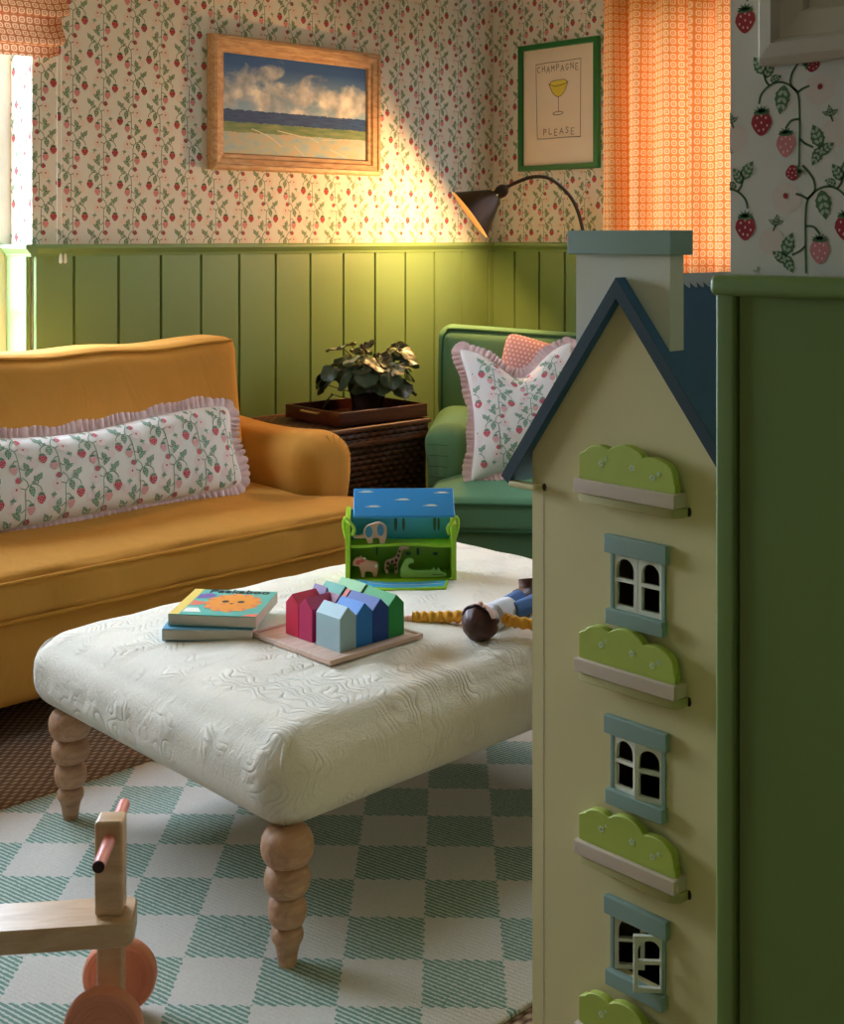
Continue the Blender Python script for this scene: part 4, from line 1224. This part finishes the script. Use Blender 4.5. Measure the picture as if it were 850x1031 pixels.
eleph = [(-.40,.0),(-.18,.0),(-.14,.22),(.12,.22),(.16,0),(.40,0),(.48,.3),(.5,.62),(.40,.85),(.12,.98),(-.2,.9),(-.42,.82),(-.58,.62),(-.62,.44),(-.82,.36),(-1.05,.38),(-1.02,.26),(-.72,.22),(-.5,.26)]
animal('toy_elephant', 'wooden elephant with blue ears on the shelf of the green box', eleph, .052, -.062, -.012, .0885, 'beige',
       [('ear', [ell(-.34,.55,.17,.27,0,14), ell(.2,.62,.16,.28,.1,14)], 'ear_blue', .0015)])
gir = [(-.30,0),(-.20,0),(-.16,.34),(.06,.36),(.08,0),(.20,0),(.24,.40),(.34,.66),(.42,.98),(.62,1.0),(.68,1.12),(.50,1.24),(.38,1.34),(.30,1.2),(.26,1.0),(.14,.72),(-.05,.6),(-.26,.52),(-.36,.3)]
animal('toy_giraffe', 'wooden giraffe with brown spots standing inside the green box', gir, .058, -.020, .004, .0085, 'beige',
       [('spots', [ell(-.2,.42,.08,.07,0,8), ell(-.02,.48,.08,.07,.5,8), ell(.14,.55,.07,.08,.2,8), ell(.24,.74,.06,.07,0,8), ell(.29,.92,.05,.06,0,8), ell(.1,.36,.06,.07,0,8), ell(-.24,.22,.05,.07,0,8), ell(.14,.2,.05,.07,0,8)], 'spot_brown', .001)])
cow = [(-.35,0),(-.18,.0),(-.14,.26),(.18,.26),(.24,0),(.42,0),(.5,.3),(.52,.62),(.38,.78),(.05,.82),(-.15,.9),(-.3,1.0),(-.38,1.1),(-.48,1.02),(-.62,1.0),(-.80,.82),(-.80,.62),(-.62,.56),(-.46,.52)]
animal('toy_cow', 'wooden tan calf with red and white patches in the green box', cow, .046, -.082, -.030, .0085, 'pinkish',
       [('red_patch', [ell(-.52,.78,.15,.12,.6,12), ell(-.32,.86,.12,.1,.2,10)], 'toy_red', .001), ('white_patch', [ell(.42,.58,.08,.1,0,10), ell(-.2,.98,.08,.05,0,8)], 'paint_white', .001)])
croc = [(-1.0,.0),(-.3,.0),(.6,.0),(1.2,.05),(1.22,.22),(1.0,.28),(.86,.46),(.72,.34),(.62,.48),(.48,.36),(.1,.34),(-.3,.36),(-.52,.40),(-.66,.52),(-.68,.66),(-.56,.74),(-.42,.74),(-.42,.9),(-.6,.98),(-.86,.9),(-1.02,.62),(-1.1,.3)]
animal('toy_crocodile', 'pale green wooden crocodile with a curled tail at the box front', croc, .047, .052, -.040, .0085, 'croc',
       [('mouth', [[(.55,.14),(1.18,.16),(1.18,.18),(.55,.17)]], 'dkgreen', .001)])

# cloth doll lying on its back (head towards the viewer)
dz_ = otz(.85, 1.15)
q = RP(.122, 2.675); 
do = thing('cloth_doll', 'cloth doll with brown hair and mustard sleeves lying on the ottoman', 'doll', (q.x, q.y, otz(q.x, q.y)), FACE+math.radians(-28))
M['skin'] = simple('doll_skin', (232, 184, 164), .7, .04)
M['hair'] = simple('doll_hair', (70, 32, 22), .45, .15, 40, .2, 120)
M['knit'] = fabric('mustard_knit', (222, 158, 58), .1)
M['vest'] = fabric('doll_top_pale', (214, 216, 222), .06)
M['denim'] = fabric('doll_denim', (70, 104, 152), .12)
M['boot'] = simple('doll_shoe', (92, 56, 44), .6)
def skin_body(name, joints, edges, parent, mat_):
    me = bpy.data.meshes.new(name); me.from_pydata([j[:3] for j in joints], edges, [])
    o = bpy.data.objects.new(name, me); COL.objects.link(o); o.parent = parent
    sm = o.modifiers.new('Skin', 'SKIN'); 
    if not me.skin_vertices: 
        me.attributes
    return o
def blob(mb, c, r, n=16):
    prof = [(max(.0005, sin(pi*i/n)), -cos(pi*i/n)) for i in range(n+1)]
    vs = []; fs = []; m = 20
    for a, z in prof:
        for k in range(m): g = 2*pi*k/m; vs.append((c[0]+r[0]*a*cos(g), c[1]+r[1]*a*sin(g), c[2]+r[2]*z))
    for i in range(n):
        for k in range(m): fs.append((i*m+k, i*m+(k+1) % m, (i+1)*m+(k+1) % m, (i+1)*m+k))
    mb.add(vs, fs)
# local: +y runs from head to feet, z up, x to the doll's (viewer's) right
body = MB()   # one continuous soft body: head, neck, torso and limbs share this mesh
blob(body, (0, 0, .036), (.032, .036, .035))
body.tube(catmull([(0,.025,.032),(0,.05,.030),(0,.065,.030),(0,.10,.028),(0,.125,.027),(0,.145,.026)], 5), [.014]*3+[.013]*4+[.018]*5+[.022]*14, 16)
for sx in (-1, 1):
    dx, dy = (-.135, -.055) if sx < 0 else (.135, .045)
    arm_ = catmull([(sx*.02,.065,.03),(sx*.045,.070,.022),(sx*.05+dx*.6,.075+dy*.6,.012),(sx*.05+dx,.075+dy,.011)], 5)
    body.tube(arm_, [.010-.003*i/(len(arm_)-1) for i in range(len(arm_))], 10)
    hx, hy = sx*.05+dx, .075+dy; ux, uy = Vector((dx, dy)).normalized()
    blob(body, (hx+ux*.008, hy+uy*.008, .011), (.010, .009, .006))
    for k in range(4):
        a = math.atan2(uy, ux)+(k-1.5)*.28; L_ = (.017, .02, .019, .015)[k]
        body.tube([(hx+ux*.008, hy+uy*.008, .011), (hx+ux*.008+cos(a)*L_*.6, hy+uy*.008+sin(a)*L_*.6, .012), (hx+ux*.008+cos(a)*L_, hy+uy*.008+sin(a)*L_, .009)], [.003, .0028, .002], 8)
    a = math.atan2(uy, ux)+sx*1.2; body.tube([(hx, hy, .011), (hx+cos(a)*.014, hy+sin(a)*.014, .011)], [.0034, .0024], 8)
    leg_ = catmull([(sx*.014,.14,.024),(sx*.022,.20,.020),(sx*.026,.28,.018)], 5)
    body.tube(leg_, .012, 10)
body.add([], [])
blob(body, (.0,-.002,.072), (.006,.007,.006), 8)      # nose
for sx in (-1, 1): blob(body, (sx*.032, .004, .036), (.006, .009, .010), 8)
bd = body.build('body', 'skin', do, 80)
face = MB()
for sx in (-1, 1): blob(face, (sx*.012, -.006, .0665), (.0034, .0030, .0022), 8)
face.build('eyes', 'print_dark', do, 80)
mo = MB(); mo.tube(catmull([(-.010,.012,.0655),(0,.017,.0655),(.010,.012,.0655)], 4), .0012, 6); mo.build('mouth', 'toy_red', do)
hr = MB()
def hairpt(a, b):
    g = 2*pi*a; th = b*pi*.60
    # cap whose pole points to -y (crown of the head)
    r = 1.10+.03*sin(g*9)*b
    v = Vector((sin(th)*cos(g)*.0345*r, -cos(th)*.042*r, .036+sin(th)*sin(g)*.037*r))
    if v.z > .05 and v.y > -.018: v.y = -.018-(v.y+.018)*.2
    v.z = max(.001, v.z); return v
hr.sheet(hairpt, 48, 16); hr.build('hair', 'hair', do, 80)
ve = MB(); ve.tube(catmull([(0,.045,.030),(0,.058,.030),(0,.085,.030),(0,.11,.029),(0,.135,.027)], 5), [.015]*2+[.022]*3+[.028]*5+[.0275]*5+[.026]*6, 20)
ve.build('top', 'vest', do, 60)
for sx in (-1, 1):
    dx, dy = (-.135, -.055) if sx < 0 else (.135, .045)
    P_ = catmull([(sx*.020,.065,.03),(sx*.045,.070,.023),(sx*.05+dx*.5,.075+dy*.5,.016),(sx*.05+dx*.92,.075+dy*.92,.0135)], 10)
    P_ = catmull(P_, 3); sl = MB(); sl.tube(P_, [.0120+.0018*sin(i*.85) for i in range(len(P_))], 14); sl.build('sleeve', 'knit', do, 60)
tz = MB()
for sx in (-1, 1):
    P_ = catmull([(sx*.012,.125,.026),(sx*.018,.16,.024),(sx*.024,.25,.020)], 5); tz.tube(P_, [.021]*3+[.0185]*(len(P_)-3), 16)
tz.build('trousers', 'denim', do, 60)
for sx in (-1, 1):
    bt_ = MB(); bt_.tube(catmull([(sx*.024,.245,.020),(sx*.026,.285,.019),(sx*.028,.302,.030),(sx*.032,.308,.048)], 5), [.0195]*4+[.0175]*12, 14); bt_.build('shoe', 'boot', do, 60)

# ---------------------------------------------------------------- wooden ride-on trike
q = RP(-.479, 1.995)
tk = thing('toy_trike', 'wooden ride-on trike with pink handlebar and orange wheels', 'ride-on toy', (q.x, q.y, 0.012), FACE+math.radians(7))
WR = .0585
MB().rbox(-.020, -.020, .03, .018, .020, .200, .004, 1).build('steering_post', 'toy_wood', tk)
MB().rbox(-.0235, -.021, .197, .0195, .021, .342, .006, 2).build('head_post', 'toy_wood', tk)
gp = MB(); gp.tube([(0, -.105, .315), (0, .105, .315)], .0095, 18); gp.build('handlebar', 'pink_grip', tk)
for sy in (-1, 1): MB().tube([(0, sy*.1055, .315), (0, sy*.1065, .315)], .0088, 16).build('grip_end', 'dark_hole', tk)
def plank():
    pts = rounded_poly([(-.62,-.085),(-.40,-.085),(-.22,-.044),(.036,-.044),(.036,.044),(-.22,.044),(-.40,.085),(-.62,.085)], .02, 5)
    m = MB(); m.prism(pts, .160, .1965, lambda x, y, z: (x, y, z), .003); return m
plank().build('seat_plank', 'toy_wood', tk, 30)
MB().tube([(0, -.075, WR), (0, .075, WR)], .006, 12).build('axle', 'toy_wood', tk)
MB().tube([(-.55, -.10, WR), (-.55, .10, WR)], .006, 12).build('axle', 'toy_wood', tk)
MB().rbox(-.575, -.02, .05, -.525, .02, .17, .004, 1).build('rear_post', 'toy_wood', tk)
for wx, wy in ((0, -.069), (0, .069), (-.55, -.10), (-.55, .10)):
    s_ = 1 if wy > 0 else -1
    m = MB(); m.lathe([(.001, -.011), (.018, -.0115), (.020, -.0095), (.030, -.0095), (.032, -.0115), (.036,-.0115), (.038, -.0095), (.044, -.0095), (.048, -.013), (.055, -.012), (WR, -.007), (WR, .007), (.055, .012), (.048, .013), (.044, .0095), (.038,.0095), (.036,.0115), (.032, .0115), (.030, .0095), (.020, .0095), (.018, .0115), (.001, .011)], (wx, wy, WR), 48, 'y')
    m.build('wheel', 'peach_wheel', tk, 40)

for o in tk.children:      # the steering is turned a little against the plank
    if o.name.split('.')[0] in ('steering_post', 'head_post', 'handlebar', 'grip_end') or (o.name.split('.')[0] == 'wheel' and abs(o.data.vertices[0].co.x) < .1) or o.name == 'axle':
        o.rotation_euler.z = math.radians(-4)
# ---------------------------------------------------------------- tall doll's house
HX = .165                      # gable plane
hb0, hb1, hc = .106, .404, .255
dh = thing('dolls_house', 'tall cream wooden dolls house with navy roof and window boxes', "dolls' house", (HX, hc, 0))
def Hl(x, y, z): return (x-HX, y-hc, z)
hw = .149; hwr = .176; HD = .30; eave = .947; apexz = 1.168; AY = -.008; hL = .157; hR = .168
body = MB(); F = lambda y, z, t: (t, y, z)
# gable wall built round its window holes
holes = [(.758, .833), (.520, .594), (.281, .355), (.040, .113)]
wy0, wy1 = -.074, .006
body.box(0, -hwr, 0, .010, wy0, eave); body.box(0, wy1, 0, .010, hw, eave)
zs = 0
for z0, z1 in sorted(holes): body.box(0, wy0, zs, .010, wy1, z0); zs = z1
body.box(0, wy0, zs, .010, wy1, eave)
body.prism([(-hwr, eave), (hw, eave), (AY, apexz)], 0, .010, lambda y, z, t: (t, y, z))
body.build('gable_wall', 'cream', dh, 20)
MB().box(.010, hw-.010, 0, HD, hw, eave).build('side_wall', 'cream', dh)
MB().box(.010, -hwr, 0, HD, -hwr+.010, eave).build('side_wall', 'cream', dh)
bk = MB(); bk.prism([(-hwr+.01, 0), (hw-.01, 0), (hw-.01, eave), (AY, apexz-.01), (-hwr+.01, eave)], HD-.01, HD, lambda y, z, t: (t, y, z)); bk.build('back_wall', 'house_in', dh)
for z in (.012, .178, .424, .668, .905): MB().box(.010, -hwr+.010, z-.006, HD-.01, hw-.010, z+.002).build('storey_floor', 'house_in', dh)
# roof slabs
sl_ = (apexz-eave)/hw
def slab(s_):
    th = .016; sl_ = (apexz-eave)/(hL if s_ > 0 else hR); nx, nz = sin(math.atan(sl_)), cos(math.atan(sl_))
    y_e = (hL if s_ > 0 else hR)+.046
    top_a = (AY, apexz+.028); low = (AY+s_*y_e, apexz+.028-sl_*y_e)
    off = (-s_*nx*th, -nz*th)
    pts = [top_a, low, (low[0]+off[0], low[1]+off[1]), (AY, apexz+.028-th/nz)]
    if s_ > 0: pts = pts[::-1]
    return pts
for s_ in (1, -1):
    m = MB(); pts = slab(s_)
    area = sum(pts[i-1][0]*pts[i][1]-pts[i][0]*pts[i-1][1] for i in range(4))
    if area < 0: pts = pts[::-1]
    m.prism(pts, -.014, HD+.02, lambda y, z, t: (t, y, z))
    m.mat(1)
    m.prism([(p_[0]*1.0, p_[1]) for p_ in pts], -.0152, -.0141, lambda y, z, t: (t, y, z))  # thin dark skin: painted shade over the front edge of the slab
    m.build('roof_slope', ['roof_top_lit', 'roof_edge_shade'], dh, 20)
rs = MB(); pts = []
n = 15; L0, L1 = .075, HD+.02
for i in range(n*6+1):
    x = L0+(L1-L0)*i/(n*6); pts.append((x, -.006-.004*abs(sin(pi*i/6))))
m = MB()
top = [(x, 0) for x, _ in pts]
for s_ in (1, -1):
    vs = []
    for (x, dyy) in pts:
        vs.append((x, AY, apexz+.0305)); y = s_*(-dyy*1.5); vs.append((x, AY+y, apexz+.0305-(apexz-eave)/(hL if s_ > 0 else hR)*abs(y)))
    m.add(vs, [(2*i, 2*i+1, 2*i+3, 2*i+2) if s_ < 0 else (2*i, 2*i+2, 2*i+3, 2*i+1) for i in range(len(pts)-1)])
m.build('ridge_trim', 'ridge', dh, 0)
# chimney
m = MB(); cy0, cy1 = .176-hc, .330-hc
m.prism([(cy0, apexz+.020+(apexz-eave)/hR*(cy0-AY)), (AY, apexz+.018), (cy1, apexz+.020-(apexz-eave)/hL*(cy1-AY)), (cy1, 1.228), (cy0, 1.228)], .006, .036, lambda y, z, t: (t, y, z))
m.build('chimney', 'chim', dh, 20)
MB().rbox(-.004, cy0-.008, 1.226, .046, cy1+.008, 1.258, .0015, 1).build('chimney_cap', 'cap_teal', dh)
# eave ledge tab at the left
m = MB(); m.rbox(-.018, hw-.020, .897, .0, hw+.030, .905, .003, 1); m.mat(1); m.prism(ell(hw-.0225, .901, .0032, .0055, 0, 12), -.001, .0, lambda y, z, t: (t, y, z))
m.build('eave_ledge', ['cream', 'dark_hole'], dh)
# window boxes
def bush_outline():
    bumps = [(.042, .038, .016), (.022, .048, .026), (-.020, .053, .030), (-.064, .042, .031)]
    pts = []; N = 90
    for i in range(N+1):
        y = .056-.154*i/N; z = .012
        for c, zc, r_ in bumps:
            if abs(y-c) < r_: z = max(z, zc-r_*.62+math.sqrt(r_*r_-(y-c)**2)*.62)
        pts.append((y, z))
    return [(-.098, 0)]+[(.056, 0)]+pts
BO = bush_outline()
zb_list = [.909, .670, .427, .183]
for i, zb in enumerate(zb_list):
    m = MB(); m.rbox(-.028, -.109, zb, -.020, .052, zb+.018, .0012, 1)
    m.rbox(-.020, -.109, zb, 0, -.103, zb+.018, .001, 1); m.rbox(-.020, .046, zb, 0, .052, zb+.018, .001, 1); m.rbox(-.020,-.103,zb,0,.046,zb+.003,.001,1)
    bxo = m.build('window_box', 'taupe', dh)
    m = MB(); m.prism([((a-.056)*1.005+.050, b) for a, b in BO], -.0195, -.007, lambda y, z, t: (t, y, z+zb+.003+.014*(z > 0)), .0012); bu = m.build('bush', 'bush', bxo, 30)
    m = MB()
    for y, z, r_ in ((.020,.030,.0042), (.012,.037,.002), (-.030,.030,.0042), (-.062,.022,.004), (-.072,.028,.003)):
        for k in range(5):
            g = 2*pi*k/5; m.prism(ell(y-.008+r_*.7*cos(g), zb+.012+z+r_*.7*sin(g), r_*.42, r_*.42, 0, 7), -.0201, -.0195, lambda a, b, t: (t, a, b))
    m.build('painted_flowers', 'flower_white', bu, 0)
    m = MB()
    led = [(-.111, 0), (-.111, -.014), (-.105, -.022), (-.097, -.025), (.040, -.025), (.048, -.022), (.052, -.014), (.052, 0)]
    m.prism(led, zb-.0125, zb-.0005, lambda y, x, z: (x, y, z), .001); m.mat(1)
    m.prism(ell(-.1125, zb-.006, .0030, .0060, 0, 12), -.001, .0, lambda y, z, t: (t, y, z))
    m.build('ledge', ['ledge_olive', 'dark_hole'], dh, 40)
def leaf_frame(w, h):
    """casement leaf in (y, z), hinge at y=0, opening away to +y; arched upper light; bars mesh"""
    m = MB(); t = .0056; th = .006
    def b(a0, b0, a1, b1): m.box(-th/2, a0, b0, th/2, a1, b1)
    b(0, 0, t, h); b(w-t, 0, w, h); b(t, 0, w-t, t); b(t, h*.50, w-t, h*.50+t*.8)
    # arch head
    r_ = (w-2*t)/2; cyc = w/2; zc = h-t-r_*1.0; N = 12
    out = [(t, h), (t, zc)]+[(cyc-r_*cos(pi*i/N), zc+r_*sin(pi*i/N)) for i in range(N+1)]+[(w-t, zc), (w-t, h)]
    top = []
    for i in range(N):
        a = (cyc-r_*cos(pi*i/N), zc+r_*sin(pi*i/N)); c = (cyc-r_*cos(pi*(i+1)/N), zc+r_*sin(pi*(i+1)/N))
        m.add([(-th/2, a[0], a[1]), (-th/2, c[0], c[1]), (-th/2, c[0], h), (-th/2, a[0], h), (th/2, a[0], a[1]), (th/2, c[0], c[1]), (th/2, c[0], h), (th/2, a[0], h)],
              [(0,3,2,1),(4,5,6,7),(0,1,5,4),(1,2,6,5),(2,3,7,6),(3,0,4,7)])
    return m
for i, (z0, z1) in enumerate(holes):
    m = MB(); m.rbox(-.010, wy0-.010, z1-.001, .0, wy1+.010, z1+.023, .0015, 1); ln_ = m.build('lintel', 'cap_teal', dh)
    m = MB(); m.rbox(-.012, wy0-.006, z0-.019, .0, wy1+.006, z0+.001, .0015, 1); m.rbox(-.0035, wy0-.004, z0, .0, wy0+.002, z1, .001, 1); m.rbox(-.0035, wy1-.002, z0, .0, wy1+.004, z1, .001, 1)
    m.build('window_surround', 'cap_teal', dh)
    wl = (wy1-wy0)/2-.0005; hl = z1-z0-.002
    oR = [0, 14, 42, 0][i]; oL = [0, 3, -38, 0][i]
    # left leaf hinges at +y side, right leaf at -y side
    a = leaf_frame(wl, hl).build('casement', 'casement', dh, 20); a.location = (.001, wy0, z0+.001); a.rotation_euler = (0, 0, math.radians(oR))
    b = leaf_frame(wl, hl).build('casement', 'casement', dh, 20); b.location = (.001, wy1, z0+.001); b.rotation_euler = (0, 0, math.radians(180-oL))
gr = MB(); gr.box(-.0004, hw-.021, .0, .0002, hw-.020, .89); gr.build('panel_seam', 'taupe', dh)
MB().box(-.001, -hwr, 0, 0, hw, .006).build('plinth', 'taupe', dh)

# ---------------------------------------------------------------- daylight
w = bpy.data.worlds.new('World'); sc.world = w; w.use_nodes = True
nt = w.node_tree; bg = nt.nodes['Background']; bg.inputs[1].default_value = 21
tc = nt.nodes.new('ShaderNodeTexCoord'); sp_ = nt.nodes.new('ShaderNodeSeparateXYZ'); nt.links.new(tc.outputs['Generated'], sp_.inputs[0])
cr = nt.nodes.new('ShaderNodeValToRGB'); mr = nt.nodes.new('ShaderNodeMapRange'); mr.inputs[1].default_value = -1; mr.inputs[2].default_value = 1
nt.links.new(sp_.outputs[2], mr.inputs[0]); nt.links.new(mr.outputs[0], cr.inputs[0]); nt.links.new(cr.outputs[0], bg.inputs[0])
e = cr.color_ramp.elements; e[0].position = .47; e[0].color = (.10, .13, .09, 1); e[1].position = .53; e[1].color = (.66, .81, 1.0, 1)   # garden below, overcast sky above
def portal(loc, rot, sx, sy):
    l = bpy.data.lights.new('window_portal', 'AREA'); l.shape = 'RECTANGLE'; l.size = sx; l.size_y = sy
    l.cycles.is_portal = True
    o = bpy.data.objects.new('window_portal', l); COL.objects.link(o); o.location = loc; o.rotation_euler = rot
def daylight(loc, rot, sx, sy, e, col):
    l = bpy.data.lights.new('daylight', 'AREA'); l.shape = 'RECTANGLE'; l.size = sx; l.size_y = sy; l.energy = e; l.color = col
    o = bpy.data.objects.new('daylight', l); COL.objects.link(o); o.location = loc; o.rotation_euler = rot
portal(((WX0+WX1)/2, BY+.24, (WZ0+WZ1)/2), (math.radians(-90), 0, 0), WX1-WX0, WZ1-WZ0)
portal((BX+.2, (VY0+VY1)/2, (VZ0+VZ1)/2), (math.radians(90), 0, math.radians(90)), VY1-VY0, VZ1-VZ0)

# ---------------------------------------------------------------- camera
cam = bpy.data.cameras.new('camera'); co = bpy.data.objects.new('camera', cam); COL.objects.link(co); sc.camera = co
cam.sensor_fit = 'VERTICAL'; cam.sensor_height = 24; cam.lens = 1300/1031*24; cam.shift_y = -(515.5-238)/1031
cpos = RP(0, 0, 1.25); co.location = cpos; co.rotation_euler = (math.radians(90), 0, FACE)
cam.clip_start = .05
vs_ = sc.view_settings; vs_.view_transform = 'Standard'; vs_.look = 'None'; vs_.gamma = 1; vs_.use_curve_mapping = False; vs_.exposure = .55
